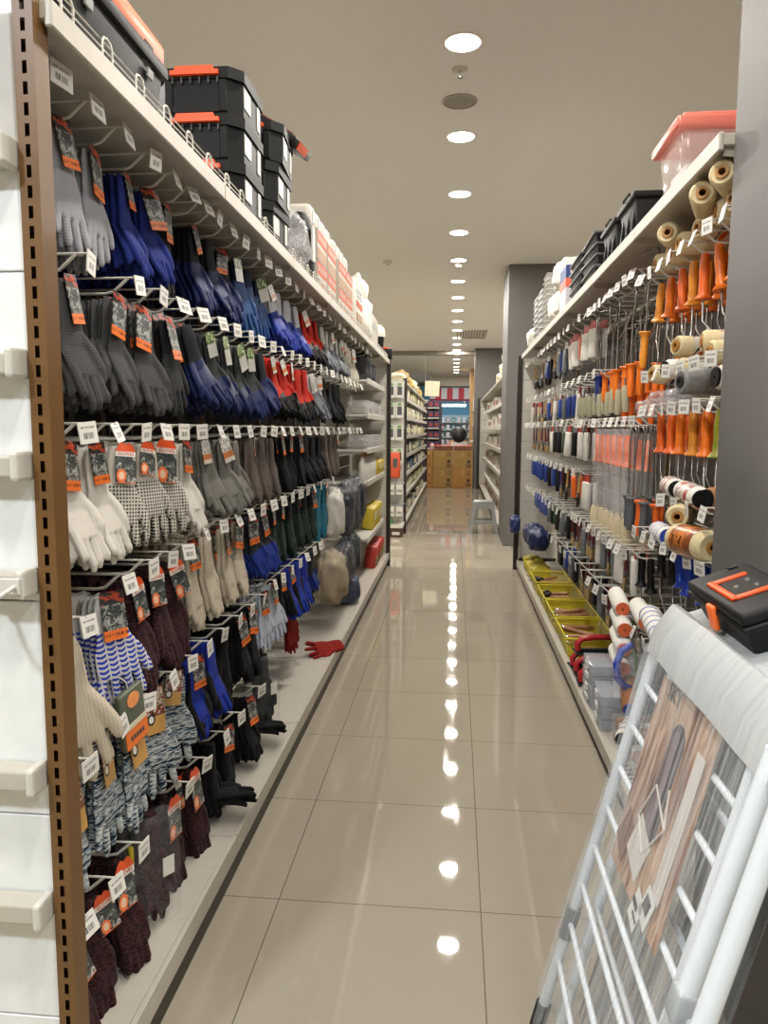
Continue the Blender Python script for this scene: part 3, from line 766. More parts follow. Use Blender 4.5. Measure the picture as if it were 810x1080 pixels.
    t = thing('white_pack', 'x', 'pack', group='tall white packs near the far end of left top shelf')
    MB().box((0, 0, .13), (.18, .16, .26), None, .012).build('pack_body', cw, t)
    MB().b(.09, .0915, -.05, .05, .14, .20).build('grey_print', GREYP, t)
    p = Proto(t)
    for i, y in enumerate((6.16, 6.36, 6.56)): p.place((-.78, y, SZ), (0, 0, random.uniform(-.05, .05)), 'tall white pack, %s of three past the sacks on left top shelf' % ORD[i + 1])
    t = thing('lidded_cup', 'black cup with domed white cap near the far end of left top shelf', 'cup', (-.74, 6.95, SZ))
    MB().lathe([(0, 0), (.06, 0), (.075, .16), (0, .16)], 20).build('cup_body', BLACKP, t, smooth=40)
    MB().lathe([(0, .16), (.085, .16), (.085, .18), (.075, .24), (.045, .27), (0, .275)], 20).build('cap', WHITE, t, smooth=40)
    t = thing('black_bracket', 'black boxy fixture on the far end post of the glove shelving', 'fixture', (-.70, 7.43, SZ + .005))
    MB().box((0, 0, .05), (.14, .07, .10), None, .008).build('fixture_body', BLACKP, t, smooth=40)
    MB().box((-.02, 0, .108), (.10, .06, .016), None, .004).build('orange_top', ORANGEP, t)

def bag(name, label, loc, half, mat, seed, group=None, cat='bag', neck=True, rotz=0):
    rnd = random.Random(seed); bm = bmesh.new()
    bmesh.ops.create_icosphere(bm, subdivisions=4, radius=1.0)
    from mathutils import noise
    for v in bm.verts:
        d = v.co.copy(); w_ = Vector((d.x * 3, d.y * 3, d.z * 1.6)) + Vector((seed, 0, 0)); n = noise.noise(d * 2.2 + Vector((seed, 0, 0))) * .30 + noise.noise(d * 6 + Vector((0, seed, 0))) * .10 + (abs(noise.noise(w_)) - .2) * .38
        q = Vector([math.copysign(abs(c) ** .72, c) for c in d]) * (1 + n * .6)
        if neck and q.z > .75: q.x *= .8; q.y *= .8
        q.z = max(q.z, -.92)
        v.co = Vector((q.x * half[0], q.y * half[1], (q.z + .92) * half[2]))
    me = bpy.data.meshes.new(name); bm.to_mesh(me); bm.free()
    for p in me.polygons: p.use_smooth = True
    o = bpy.data.objects.new(name, me); COL.objects.link(o); me.materials.append(mat)
    o.location = loc; o.rotation_euler = (0, 0, rotz)
    return tag(o, label, cat, group)
left_top()

# ------------------------------------------------------------------ left base and far shelves
def lay_glove(kind, loc, rot, label, cat='gloves', sc=1.0, card=False):
    nm, sh, mk, cd, desc = GK[kind]
    o = bpy.data.objects.new(nm, SH[sh][0]); COL.objects.link(o)
    o.material_slots[0].link = 'OBJECT'; o.material_slots[0].material = GM[mk]
    o.location = loc; o.rotation_euler = rot; o.scale = (sc, sc, sc)
    if card:
        c = bpy.data.objects.new('header_card', CARDS[cd]); COL.objects.link(c); c.parent = o; c.location = (.02, 0, .01)
    return tag(o, label, cat)
GK['red'] = ('knit_gloves', 'wide', 'redfull', None, 'red knit gloves')
def along(d, n):
    d = Vector(d).normalized(); n = Vector(n); n = (n - d * n.dot(d)).normalized()
    return Matrix((n, (-d).cross(n), -d)).transposed().to_euler()
lay_glove('red', (-.63, 4.12, .165), along((-.72, -.70, -.02), (.35, -.5, .8)), 'red knit gloves lying alone on the lower left deck', sc=1.0)
lay_glove('blackcurl', (-.87, 2.20, .27), along((.85, .2, -.42), (-.3, 0, .9)), 'black work gloves slumped on the lower deck, nearer of two', sc=1.05)
lay_glove('blackcurl', (-.90, 2.76, .27), along((.85, .2, -.42), (-.3, 0, .9)), 'black work gloves slumped on the lower deck, farther of two', sc=1.05)
for i, y in enumerate((3.60, 3.73, 3.86)):
    place_glove('red', (-.82 - .03 * i, y, .47), -.3, 'dark red gloves hanging low behind the blue pairs, %s of three' % ORD[i + 1], None, None, 3, .05, 0, .85)
def orange_packet():
    t = thing('glove_packet', 'flat glove packet with wide orange band hanging above the marled gloves', 'packet', (-.715, 1.53, .825), rot=(.15, 0, -.15))
    t.scale = (1, .85, .85)
    MB().box((0, 0, -.08), (.018, .105, .16), None, .006).build('packet_body', plain('packet_olive', '#5a5f4e', .4), t, smooth=50)
    MB().b(.0085, .0105, -.05, .05, -.155, -.105).build('orange_band', plain('packet_orange', '#ee7a34', .4), t)
    MB().b(.0085, .0103, -.05, .05, -.104, -.09).build('cream_band', plain('packet_cream', '#d9cfb4', .4), t)
    MB().lathe([(0, 0), (.02, 0), (.02, .002), (0, .002)], 18, Matrix.Translation((.0088, 0, -.03)) @ Matrix.Rotation(PI / 2, 4, 'Y') @ Matrix.Scale(1.35, 4, (0, 1, 0))).build('round_badge', plain('packet_badge', '#f09a5c', .4), t)
    m = MB()
    for i in range(5): m.b(.0104, .0112, -.03 + i * .013, -.021 + i * .013, -.137, -.124)
    m.build('dark_lettering', DKGREY, t)
    MB().tube([(0, 0, -.004), (-.004, 0, .02), (-.02, 0, .03)], .0015, 5).build('hang_loop', WIRE, t)
orange_packet()
def left_far():
    wrap = film('clear_bag_film', '#ffffff', .05, .08)
    # bagged maroon gloves near the front, low
    for i, (y, z, k) in enumerate(((1.72, .43, 'maroon'), (2.84, .5, 'black'))):
        o = lay_glove(k, (-.765, y, z), (0, 0, -.6), ('dark knit gloves sealed in clear bag with barcode on the lowest row', 'black gloves in a clear bag hanging low before the deck')[i], sc=1.1)
        b = MB(); b.box((0, 0, -.15), (.07, .15, .29), None, .025, 3).build('clear_bag_film', wrap, o, smooth=60)
        MB().box((.0365, .03, -.13), (.001, .03, .045)).build('barcode_label', TAGM, o)
        if i == 0: MB().box((.03, -.062, -.09), (.012, .012, .09), None, .004).build('yellow_strip', plain('yellow_strip', '#c7b021', .4), o)
    # shelves of the last bay
    t = thing('display_shelf', 'x', 'shelf', group='white display shelves at far end of glove wall')
    MB().b(-.17, .17, -.72, .72, -.02, 0, .003, 1).build('shelf_board', WHITE, t)
    MB().b(.165, .18, -.72, .72, -.035, .012, .003, 1).build('shelf_edge', WHITE, t)
    for y in (-.70, .70):
        MB().prism([(-.17, -.02), (.15, -.02), (.15, -.03), (-.17, -.07)], .004, Matrix(((1, 0, 0, 0), (0, 0, 1, y), (0, 1, 0, 0), (0, 0, 0, 1)))).build('shelf_bracket', WHITE, t)
    p = Proto(t)
    zs = (1.80, 1.52, 1.235, .97, .50)
    for i, z in enumerate(zs): p.place((-.88, 6.72, z), label='white display shelf at far end of glove wall, %s from the top' % ORD[i + 1])
    # clear boxes
    t = thing('clear_box', 'x', 'plastic box', group='clear boxes on the far display shelf')
    MB().box((0, 0, .05), (.16, .2, .10), None, .006).build('box_body', CLEAR2, t, smooth=40)
    MB().box((0, 0, .108), (.17, .21, .016), None, .004).build('box_lid', CLEAR2, t, smooth=40)
    MB().box((0, 0, .04), (.12, .15, .06), None, .01).build('contents', plain('grey_contents', '#8d8578', .6), t)
    p = Proto(t)
    for j, z in enumerate((1.522, 1.237)):
        for i in range(5): p.place((-.80, 6.15 + .25 * i, z), (0, 0, random.uniform(-.05, .05)), 'clear plastic box, %s from the near end of the %s display shelf' % (ORD[i + 1], ('second', 'third')[j]))
    t = thing('white_tube', 'x', 'tube', group='white tubes on the fourth display shelf')
    MB().lathe([(0, 0), (.028, 0), (.030, .02), (.028, .15), (.012, .17), (.010, .2), (0, .2)], 14).build('tube_body', WHITE, t, smooth=40)
    MB().lathe([(0, .2), (.014, .2), (.012, .235), (0, .235)], 12).build('nozzle', plain('amber_cap', '#8a5a2a', .5), t, smooth=40)
    p = Proto(t)
    for i in range(9): p.place((-.755, 6.03 + .10 * i, .972), label='white sealant tube, %s from the near end of the fourth display shelf' % ORD[i + 1])
    t = thing('yellow_packet', 'x', 'packet', group='yellow packets on the far display shelves')
    MB().box((0, 0, .07), (.10, .09, .14), (0, .15, 0), .012).build('packet_body', plain('yellow_pack', '#c4ac33', .4), t, smooth=50)
    MB().box((.056, 0, .085), (.004, .07, .05), (0, .15, 0)).build('printed_label', plain('pale_label', '#dcd8b8', .5), t)
    p = Proto(t)
    for j, z in enumerate((.972, .502)):
        for i in range(5): p.place((-.76, 6.95 + .11 * i if j == 0 else 6.6 + .15 * i, z), (0, 0, random.uniform(-.2, .2)), 'yellow packet, %s from the near end of the %s display shelf' % (ORD[i + 1], ('fourth', 'fifth')[j]), scale=(1, 1.15, 1.0 if j == 0 else 1.45))
    t = thing('red_packet', 'x', 'packet', group='red packets on the low deck at far end')
    MB().box((0, 0, .10), (.10, .11, .20), (0, .1, 0), .012).build('packet_body', plain('red_pack', '#b5352c', .4), t, smooth=50)
    MB().box((.056, 0, .07), (.004, .08, .06), (0, .1, 0)).build('printed_label', plain('green_label', '#7c8a4a', .5), t)
    p = Proto(t)
    for i in range(5): p.place((-.75, 6.68 + .15 * i, .136), (0, 0, random.uniform(-.2, .2)), 'red packet, %s from the near end of the low far deck' % ORD[i + 1])
    dk = plain('navy_cloth_pack', '#151a26', .4, bump=.5); be = plain('cream_wool', '#94866d', .9, bump=.8); gy = plain('grey_cloth', '#2a2b2e', .5, bump=.5)
    def bagged(lab, loc, half, mat, seed):
        o = bag('bagged_goods', lab, loc, half, mat, seed, cat='bag')
        f = bag('clear_bag_film', None, (0, 0, -half[2] * .05), tuple(h * 1.1 for h in half), wrap, seed + 100, cat=None); f.parent = o
        return o
    bagged('bulky cream wool goods in a bag hanging low beside the teal gloves', (-.77, 4.62, .30), (.09, .16, .17), be, 41)
    bagged('white gloves bundled in a clear bag beside the teal gloves', (-.78, 4.72, .70), (.07, .10, .17), WHITE, 42)
    bagged('dark navy bagged shoes hanging in the fourth row, near one', (-.77, 5.12, .66), (.075, .10, .19), dk, 43)
    bagged('dark navy bagged shoes hanging in the fourth row, middle one', (-.77, 5.42, .66), (.075, .10, .18), gy, 44)
    bagged('dark navy bagged shoes hanging in the fourth row, far one', (-.77, 5.72, .68), (.075, .10, .18), dk, 45)
    bagged('grey and blue bagged shoes hanging low, near one', (-.77, 5.05, .34), (.08, .12, .15), gy, 46)
    bagged('grey and blue bagged shoes hanging low, far one', (-.77, 5.40, .34), (.08, .13, .16), dk, 47)
    bagged('dark blue bag standing on the lower deck below hanging bags', (-.76, 5.30, .137), (.08, .13, .11), plain('navy_bag', '#1f2c4a', .6, bump=.3), 48)
    bagged('dark grey bagged goods hanging under far end of left top shelf', (-.80, 6.35, 1.80), (.08, .14, .13), gy, 49)
    bagged('black bagged goods hanging under far end of left top shelf', (-.80, 6.75, 1.80), (.08, .14, .10), dk, 50)
left_far()

# ------------------------------------------------------------------ right top shelf goods
def right_top():
    z0 = 2.127
    t = thing('storage_box', 'clear storage box with salmon lid at near end of right top shelf', 'storage box', (.865, 2.56, z0))
    MB().box((0, 0, .10), (.40, .27, .20), None, .03, 3, .88).build('box_body', film('storage_clear', '#f6e6e2', .34, .12, flat=True), t, smooth=50)
    sal = plain('salmon_lid', '#ee8878', .35); lidm = film('salmon_film', '#f08474', .85, .25, flat=True)
    MB().box((0, 0, .20), (.43, .30, .038), None, .010).build('lid', lidm, t, smooth=50)
    MB().box((0, 0, .226), (.38, .25, .018), None, .006).build('lid_top', sal, t, smooth=50)
    MB().box((.04, -.152, .18), (.15, .014, .08), None, .005).build('latch', ORANGEP, t, smooth=50)
    MB().box((.03, -.02, .244), (.22, .10, .022), None, .006).build('lid_handle', plain('orange_red', '#ec4a26', .4), t, smooth=50)
    for i, (x, sz) in enumerate(((-.09, .15), (.09, .15))):
        MB().box((x, 0, .055), (sz, .17, .085), None, .004).build('inner_pack', plain('pale_contents', '#dcd8d6', .5), t)
    t = thing('storage_crate', 'x', 'crate', group='tall black crates on the right top shelf')
    MB().box((0, 0, .095), (.24, .27, .19), None, .012, 2, .84).build('crate_body', BLACKP2, t, smooth=40)
    MB().box((0, 0, .195), (.26, .30, .028), None, .006).build('rim', BLACKP, t, smooth=40)
    m = MB()
    for y in (-.09, 0, .09): m.box((-.112, y, .10), (.014, .016, .17), (0, .09, 0), .003, 1)
    m.build('side_ribs', BLACKP, t)
    m = MB(); m.tube([(-.12, -.05, .212), (-.125, -.05, .228), (-.125, .05, .228), (-.12, .05, .212)], .005, 6); m.build('handle', BLACKP, t)
    p = Proto(t)
    for i, y in enumerate((3.12, 3.47)): p.place((.785, y, z0), (0, 0, 0), scale=(1, 1, .82), label= 'tall black plastic crate on right top shelf, %s of two' % ('nearer', 'farther')[i])
    t = thing('storage_tray', 'x', 'tray', group='stacked black trays on the right top shelf')
    MB().box((0, 0, .03), (.26, .38, .055), None, .006, 2, .9).build('tray_body', BLACKP2, t, smooth=40)
    MB().box((0, 0, .058), (.28, .40, .012), None, .004).build('rim', DKGREY, t, smooth=40)
    p = Proto(t)
    for j, y in enumerate((3.92, 4.35)):
        for i in range(4): p.place((.79, y, z0 + .052 * i), (0, 0, random.uniform(-.03, .03)), 'black storage tray, %s from the bottom of the %s tray stack' % (ORD[i + 1], ('near', 'far')[j]))
    t = thing('white_carrier', 'white handled carrier lying on the far stack of black trays', 'carrier', (.79, 4.35, z0 + .222))
    m = MB(); m.box((0, 0, .008), (.2, .3, .016), None, .005); m.tube([(-.1, -.1, .01), (-.105, -.1, .03), (-.105, .1, .03), (-.1, .1, .01)], .006, 6); m.build('carrier_body', WHITE, t, smooth=50)
    MB().b(-.05, .05, -.09, .09, .0165, .02).build('dark_inset', DKGREY, t)
    # white printed carton
    t = thing('product_carton', 'white carton with blue and salmon print standing on right top shelf', 'carton', (.77, 4.86, z0))
    MB().box((0, 0, .14), (.22, .26, .28), None, .002, 1).build('carton_body', plain('bluish_white_carton', '#c9c9d0', .5), t)
    MB().b(-.111, .111, -.132, .132, .20, .275).build('blue_print', plain('blue_print', '#24407c', .5), t)
    MB().b(-.085, .085, -.134, -.131, .225, .262).build('white_panel', plain('pink_white', '#d8c4c8', .5), t)
    MB().b(-.1115, .1115, -.1328, .1328, .145, .198).build('salmon_print', plain('salmon_print', '#e8694a', .5), t)
    m = MB(); 
    for i in range(4): m.b(-.08 + i * .03, -.06 + i * .03, -.1338, -.1325, .162, .180)
    m.build('dark_letters', DKGREY, t)
    m = MB()
    for i in range(6): m.b(-.085 + i * .028, -.066 + i * .028, -.1312, -.1298, .118, .126)
    m.build('grey_letters', GREYP, t)
    wb = plain('white_bag', '#d5d1c6', .35, bump=.4)
    for i, (y, z, s) in enumerate(((5.12, 0, 1.0), (5.42, 0, 1.05), (5.2, .19, 1.0))):
        bag('white_sack', 'plump white sack on right top shelf behind the printed carton, %s' % ('near', 'far', 'upper')[i], (.77, y, z0 + z), (.12 * s, .15 * s, .12 * s), wb, 60 + i)
    t = thing('stacked_tray', 'x', 'tray', group='pale grey stacked trays on the right top shelf')
    MB().box((0, 0, .018), (.22, .25, .03), None, .006, 2, .92).build('tray_body', plain('pale_grey_tray', '#b9b9b6', .45), t, smooth=40)
    MB().box((0, 0, .034), (.235, .265, .006), None, .002, 1).build('rim', WHITE, t)
    p = Proto(t)
    for i in range(11): p.place((.77, 5.78, z0 + .038 * i), (0, 0, random.uniform(-.03, .03)), 'pale grey ribbed tray, %s from the bottom of its stack behind the sacks' % ORD[i + 1])
    t = thing('mesh_basket', 'x', 'basket', group='grey mesh basket stacks on the right top shelf')
    MB().box((0, 0, .19), (.20, .20, .38), None, .01, 2, .95).build('basket_stack_body', plain('grey_white_mesh', '#a4a3a2', .6, var=.35, scale=90), t, smooth=40)
    m = MB()
    for i in range(8): m.box((0, 0, .03 + .046 * i), (.212, .212, .006))
    m.build('rims', plain('mesh_rim', '#c4c3c0', .5), t)
    p = Proto(t)
    for i, y in enumerate((6.15, 6.5)): p.place((.76, y, z0), label='grey white stack of mesh baskets on right top shelf, %s of two' % ('nearer', 'farther')[i])
    bag('white_sack', 'crumpled white sack at the far end of right top shelf', (.76, 7.0, z0), (.11, .22, .11), wb, 70)
right_top()

# ------------------------------------------------------------------ right wall: decorating tools
PX0 = .725
HANDLES = {'orange': plain('handle_orange', '#f27a22', .32), 'amber': plain('handle_amber', '#f09a34', .32), 'redorange': plain('handle_red_orange', '#ee6c26', .35),
           'olive': plain('handle_olive', '#8d8c26', .35), 'blue': plain('handle_blue', '#2243b5', .35), 'black': BLACKP, 'grey': plain('handle_grey', '#5c6064', .5), 'navy': plain('handle_navy', '#1f2f73', .4)}
STEEL = plain('steel_wire', '#a9a7a2', .25, .8)
def handle_prof(flip):
    pr = [(0, 0), (.0105, -.001), (.013, -.010), (.0155, -.05), (.0135, -.085), (.0150, -.108), (.0145, -.120), (.026, -.135), (.024, -.139), (0, -.138)]
    return [(r, z if not flip else -.138 - z) for r, z in (pr if not flip else reversed(pr))]
def roller_frame(color, pose, slim=False):
    t = thing('paint_roller', 'x', 'paint roller frame')
    if pose == 'up':
        h = MB().lathe(handle_prof(False), 14, Matrix.Translation((0, 0, .012))).build('handle', HANDLES[color], t, smooth=50)
        MB().tube([(0, 0, -.12), (0, 0, -.19), (0, .05, -.235), (0, .062, -.28), (0, .05, -.30), (0, -.09, -.31)], .0035, 7).build('wire_arm', STEEL, t, smooth=60)
    else:
        MB().tube([(0, -.07, .006), (0, .055, .006), (0, .064, -.004), (0, .064, -.05), (0, .03, -.09), (0, 0, -.12), (0, 0, -.32)], .0035, 7).build('wire_arm', STEEL, t, smooth=60)
        MB().lathe(handle_prof(True), 14, Matrix.Translation((0, 0, -.30))).build('handle', HANDLES[color], t, smooth=50)
    return Proto(t)
FR = {}
def frame(color, pose):
    if (color, pose) not in FR: FR[(color, pose)] = roller_frame(color, pose)
    return FR[(color, pose)]
NAP = {'cream': plain('nap_cream', '#d6c49a', .95, bump=.8, scale=160, var=.25), 'white': plain('nap_white', '#e2ded4', .95, bump=.7, scale=160, var=.2), 'grey': plain('nap_grey', '#8a8a88', .95, bump=.7, scale=160, var=.2), 'brown': plain('nap_brown', '#9c6c48', .9, bump=.5, scale=160)}
def print_mat(name, a, b, c):
    t = NT(name); v = t.obj(); n = t.noise(t.mapping(v, (26, 14, 14)), 1.0, 1, .8)
    t.base(t.ramp(n, [(.40, lin(a)), (.47, lin(b)), (.54, lin(c)), (.6, lin(b))], 'CONSTANT'), .3); return t.m
LABELS = {'orange': print_mat('sleeve_print_orange', '#e0652c', '#d9d2c4', '#3a2a20'), 'black': print_mat('sleeve_print_black', '#2a2624', '#cfc6b6', '#b5442c'), 'green': print_mat('sleeve_print_green', '#2f7a3f', '#dfe3d4', '#9fc04a'),
          'brown': print_mat('sleeve_print_brown', '#8a4a26', '#c9762f', '#5a2e1a'), 'red': print_mat('sleeve_print_red', '#b03a2e', '#dcd5c8', '#8a8a86')}
SLV = {}
WRAP = film('sleeve_film', '#ffffff', .16, .08)
def sleeve(nap, lab, core='dark', r=.033, L=.23, stripes=None):
    key = (nap, lab, core, r, L, stripes)
    if key in SLV: return SLV[key]
    t = thing('roller_sleeve', 'x', 'paint roller sleeve')
    RX90 = Matrix.Rotation(-PI / 2, 4, 'Y')   # z -> -x
    cm = {'dark': plain('core_dark', '#2c2622', .6), 'amber': plain('core_amber', '#a8773a', .5), 'black': BLACKP, 'orange': plain('core_orange', '#d9663a', .5), 'blue': plain('core_blue', '#23409a', .4)}[core]
    ri = .017
    MB().lathe([(ri, .003), (r * .8, 0), (r, .010), (r * 1.02, L * .5), (r, L - .01), (r * .8, L), (ri, L - .003)], 22, RX90).build('nap', NAP[nap], t, smooth=50)
    MB().lathe([(ri * .55, -.004), (ri, -.004), (ri + .0005, .05), (ri * .55, .05)], 16, RX90).build('core', cm, t, smooth=50)
    if core in ('orange', 'blue', 'black'):
        MB().lathe([(.004, -.006), (r * .82, -.006), (r * .82, .004), (.004, .004)], 20, RX90).build('end_cap', cm, t, smooth=50)
    if lab: MB().lathe([(r * 1.03, L * .2), (r * 1.035, L * .22), (r * 1.035, L * .8), (r * 1.03, L * .82)], 22, RX90).build('printed_wrap', LABELS[lab], t, smooth=50)
    if stripes:
        m = MB()
        for i in range(5):
            x = .03 + i * .042; m.lathe([(r * 1.0, x), (r * 1.03, x + .002), (r * 1.03, x + .007), (r * 1.0, x + .009)], 22, RX90)
        m.build('stripe_bands', plain('stripe_' + stripes, {'blue': '#3a55a8', 'black': '#1c1c1e'}[stripes], .6), t, smooth=50)
    p = Proto(t); SLV[key] = p; return p

def right_hooks():
    rows = [('top', 1.935, [2.03, 2.15, 2.27, 2.39, 2.51, 2.63, 2.75, 2.88]), ('top', 1.985, [3.02, 3.15, 3.28, 3.41, 3.54, 3.67, 3.80, 3.93, 4.06]), ('top', 2.0, rng(4.25, 7.2, .2)),
            ('second', 1.575, [2.06, 2.20, 2.34, 2.48, 2.62, 2.76]), ('second', 1.66, rng(3.75, 7.2, .22)),
            ('third', 1.455, [2.04, 2.16, 2.28, 2.40, 2.52, 2.64, 2.76]), ('third', 1.42, rng(2.92, 4.2, .13)), ('third', 1.43, rng(4.35, 7.2, .22)),
            ('fourth', 1.16, [2.06, 2.2, 2.34, 2.48]), ('fourth', 1.15, rng(4.3, 7.2, .24)),
            ('fifth', 1.01, [2.06, 2.18, 2.30, 2.42, 2.55, 2.68, 2.81]), ('fifth', .90, rng(2.96, 4.3, .13)), ('fifth', .86, rng(4.5, 7.1, .2)),
            ('sixth', .64, rng(2.45, 3.1, .16) + rng(3.3, 5.3, .2))]
    cnt = {}
    for rw, z, yl in rows:
        for y in yl:
            cnt[rw] = cnt.get(rw, 0) + 1
            place_hook(1, y, z, 'white peg hook with price tag, %s from grey pillar in %s row of tools' % (ORD[cnt[rw]], rw), 'peg hooks of the paint tool wall', x=PX0 - .005)
right_hooks()

GN = {}
def seq(key):
    GN[key] = GN.get(key, 0) + 1; return ORD[GN[key]]
def put(p, x, y, z, rot, label, group): return p.place((x, y, z), rot, label, group)
def right_tools():
    J = lambda a: random.uniform(-a, a)
    # upright orange handles on the top row
    cols = ['orange', 'orange', 'orange', 'redorange', 'amber', 'redorange', 'orange', 'amber']
    for i, y in enumerate([2.03, 2.15, 2.27, 2.39, 2.51, 2.63, 2.75, 2.88]):
        for k in range(3):
            c = cols[(i + k * 3) % 8]
            put(frame(c, 'up'), PX0 + .022 + .05 * k, y + J(.01), 1.925, (J(.12) + (.22 if i in (1, 2) and k == 0 else 0), J(.06), PI + J(.6)),
                '%s handled roller frame, %s back on hook %s of top row near grey pillar' % ({'orange': 'orange', 'amber': 'amber', 'redorange': 'red orange'}[c], ORD[k + 1], ('one two three four five six seven eight'.split())[i]), 'roller frames on the top row')
    # hanging handle-down frames
    for i, y in enumerate([3.02, 3.15, 3.28, 3.41, 3.54, 3.67, 3.80, 3.93, 4.06]):
        for k in range(3):
            c = ('amber' if i == 0 else 'orange' if i < 7 else 'navy') if k != 1 else ('redorange' if i < 7 else 'navy')
            put(frame(c, 'down'), PX0 + .014 + .055 * k, y + J(.012), (1.98 if i > 0 else 2.08) - .02 * k - (.10 if k == 1 and i < 5 else 0), (J(.05), J(.04), PI + J(.5)),
                '%s roller frame hanging handle down, %s back on hook %s past the near frames' % ({'orange': 'orange', 'amber': 'amber', 'redorange': 'red orange', 'navy': 'navy blue'}[c], ORD[k + 1], ('one two three four five six seven eight nine'.split())[i]), 'roller frames hanging handle down')
    # third row: orange and olive handles
    cl = ['orange', 'olive', 'orange', 'amber', 'orange', 'redorange', 'redorange']
    for i, y in enumerate([2.04, 2.16, 2.28, 2.40, 2.52, 2.64, 2.76]):
        for k in range(2):
            c = cl[i] if k == 0 else 'redorange'
            put(frame(c, 'up'), PX0 + .012 + .06 * k, y + J(.01), 1.45, ((-.15 if i == 0 else .12 if i == 1 else 0) + J(.05), J(.05), PI + J(.4)),
                '%s handled roller frame, %s back on hook %s of third row' % ({'orange': 'orange', 'amber': 'amber', 'redorange': 'red orange', 'olive': 'olive green'}[c], ORD[k + 1], ('one two three four five six seven'.split())[i]), 'roller frames on the third row')
    # blue handles on the fifth row, black ones beyond
    for i, y in enumerate([2.06, 2.18, 2.30, 2.42, 2.55]):
        for k in range(2):
            put(frame('blue', 'up'), PX0 + .035 + .06 * k, y + J(.01), 1.0, ((.25 if i in (2, 4) and k == 0 else 0) + J(.05), J(.05), PI + J(.4)),
                'blue handled roller frame, %s back on hook %s of fifth row' % (ORD[k + 1], ('one two three four five'.split())[i]), 'blue roller frames on the fifth row')
    for i, y in enumerate([2.68, 2.81, 2.96, 3.09]):
        put(frame('black', 'up'), PX0 + .05, y, .985 if i < 2 else .89, (J(.04), J(.04), PI + J(.3)), 'black handled roller frame, %s past the blue handles' % ORD[i + 1], 'black roller frames')
    # sleeves lying on the pegs
    def sl(p, x, y, z, yaw, pitch, label): put(p, x, y, z, (0, pitch, PI + yaw), label, None)
    A = sleeve('cream', 'orange', 'amber'); B = sleeve('cream', 'black', 'amber'); C = sleeve('grey', None, 'dark', .038); D = sleeve('white', 'red', 'black'); E_ = sleeve('cream', 'green', 'amber', .036, .2)
    G = sleeve('cream', 'brown', 'amber', .045, .2); H_ = sleeve('white', None, 'blue', .033, .23, 'blue'); I_ = sleeve('white', None, 'orange', .033, .2); K = sleeve('white', None, 'black', .033, .2, 'black')
    N = sleeve('cream', None, 'amber', .035, .24)
    for i, (p, x, y, z, yw) in enumerate([(N, .70, 2.06, 1.995, .15), (N, .705, 2.20, 2.00, -.1), (A, .70, 2.33, 1.995, .35), (N, .69, 2.48, 1.985, .1), (N, .70, 2.62, 1.985, .2), (N, .70, 2.80, 1.99, -.05), (N, .66, 2.17, 2.045, 1.2), (N, .665, 2.52, 2.03, 1.05), (N, .66, 2.02, 2.05, 1.0)]):
        sl(p, x, y, z, yw, J(.06), 'cream paint roller sleeve lying on the top hooks, %s from grey pillar' % ORD[i + 1])
    for i, (p, x, y, z, yw) in enumerate([(A, .69, 2.14, 1.615, .2), (A, .685, 2.44, 1.665, .35), (B, .70, 2.24, 1.655, -.15), (B, .69, 2.73, 1.60, .35), (A, .69, 2.42, 1.595, .1), (C, .66, 2.29, 1.545, .25), (D, .70, 2.10, 1.545, .1), (D, .70, 2.60, 1.605, .2)]):
        sl(p, x, y, z, yw, J(.05), '%s paint roller sleeve in printed wrap piled over second row, %s from the pillar' % ('grey' if p is C else 'white' if p is D else 'cream', ORD[i + 1]))
    for i, (y, z) in enumerate(((2.72, 1.50), (2.9, 1.475), (2.50, 1.50))):
        bag('clear_bag', 'crumpled clear bag of roller goods under the sleeve pile, %s of three' % ORD[i + 1], (.78, y, z - .02), (.10, .07, .035), CLEAR2, 80 + i)
    for i, (p, x, y, z, yw, lb) in enumerate([(D, .71, 2.44, 1.215, 1.4, 'white roller sleeve with black end cap above the green one, farther of two'), (D, .71, 2.20, 1.205, 1.5, 'white roller sleeve with black end cap above the green one, nearer of two'),
                                  (sleeve('brown', 'orange', 'black'), .69, 2.09, 1.215, .3, 'brown and orange wrapped roller sleeve beside the grey pillar'), (E_, .665, 2.27, 1.145, 1.1, 'roller sleeve in green printed wrap on the fourth row'),
                                  (G, .70, 2.06, 1.085, 1.75, 'fat cream roller sleeve in orange brown wrap beside the grey pillar'), (H_, .69, 2.44, 1.06, 1.45, 'white roller sleeve with blue end and blue bands on the fifth row'),
                                  (sleeve('white', None, 'blue', .028, .16), .68, 2.36, 1.05, .3, 'small blue ended roller sleeve above the blue handles')]):
        sl(p, x, y, z, yw, J(.04), lb)
    # white rollers with orange ends low down
    for i, (x, y, z) in enumerate(((.66, 3.02, .70), (.655, 2.95, .635), (.65, 2.92, .565), (.645, 2.90, .495), (.70, 2.82, .70), (.72, 2.68, .70), (.70, 2.36, .74))):
        sl(I_, x + .01, y - .08, z, 1.5, 0.10, 'white roller sleeve with orange end, %s of the low pile beside blue handles' % ORD[i + 1])
    sl(H_, .66, 2.36, .745, 1.5, .12, 'white roller sleeve with blue end below the leaning blue handle')
    sl(sleeve('brown', None, 'blue', .034, .18), .66, 2.70, .38, 1.4, .3, 'brown cardboard roller tube low beside the leaning rack')
    sl(K, .65, 2.76, .24, 1.1, .1, 'white roller sleeve with black bands lying low by the deck')
    # blue curved brush
    t = thing('curved_brush', 'blue curved radiator brush hanging low beside the leaning rack', 'brush', (.66, 2.78, .52), rotz=2.0)
    t.scale = (.8, .8, .8)
    MB().tube([(0, -.02, .10), (0, .035, .075), (0, .062, .02), (0, .055, -.05), (0, .01, -.10), (0, -.05, -.12)], .017, 10).build('foam_head', HANDLES['blue'], t, smooth=60)
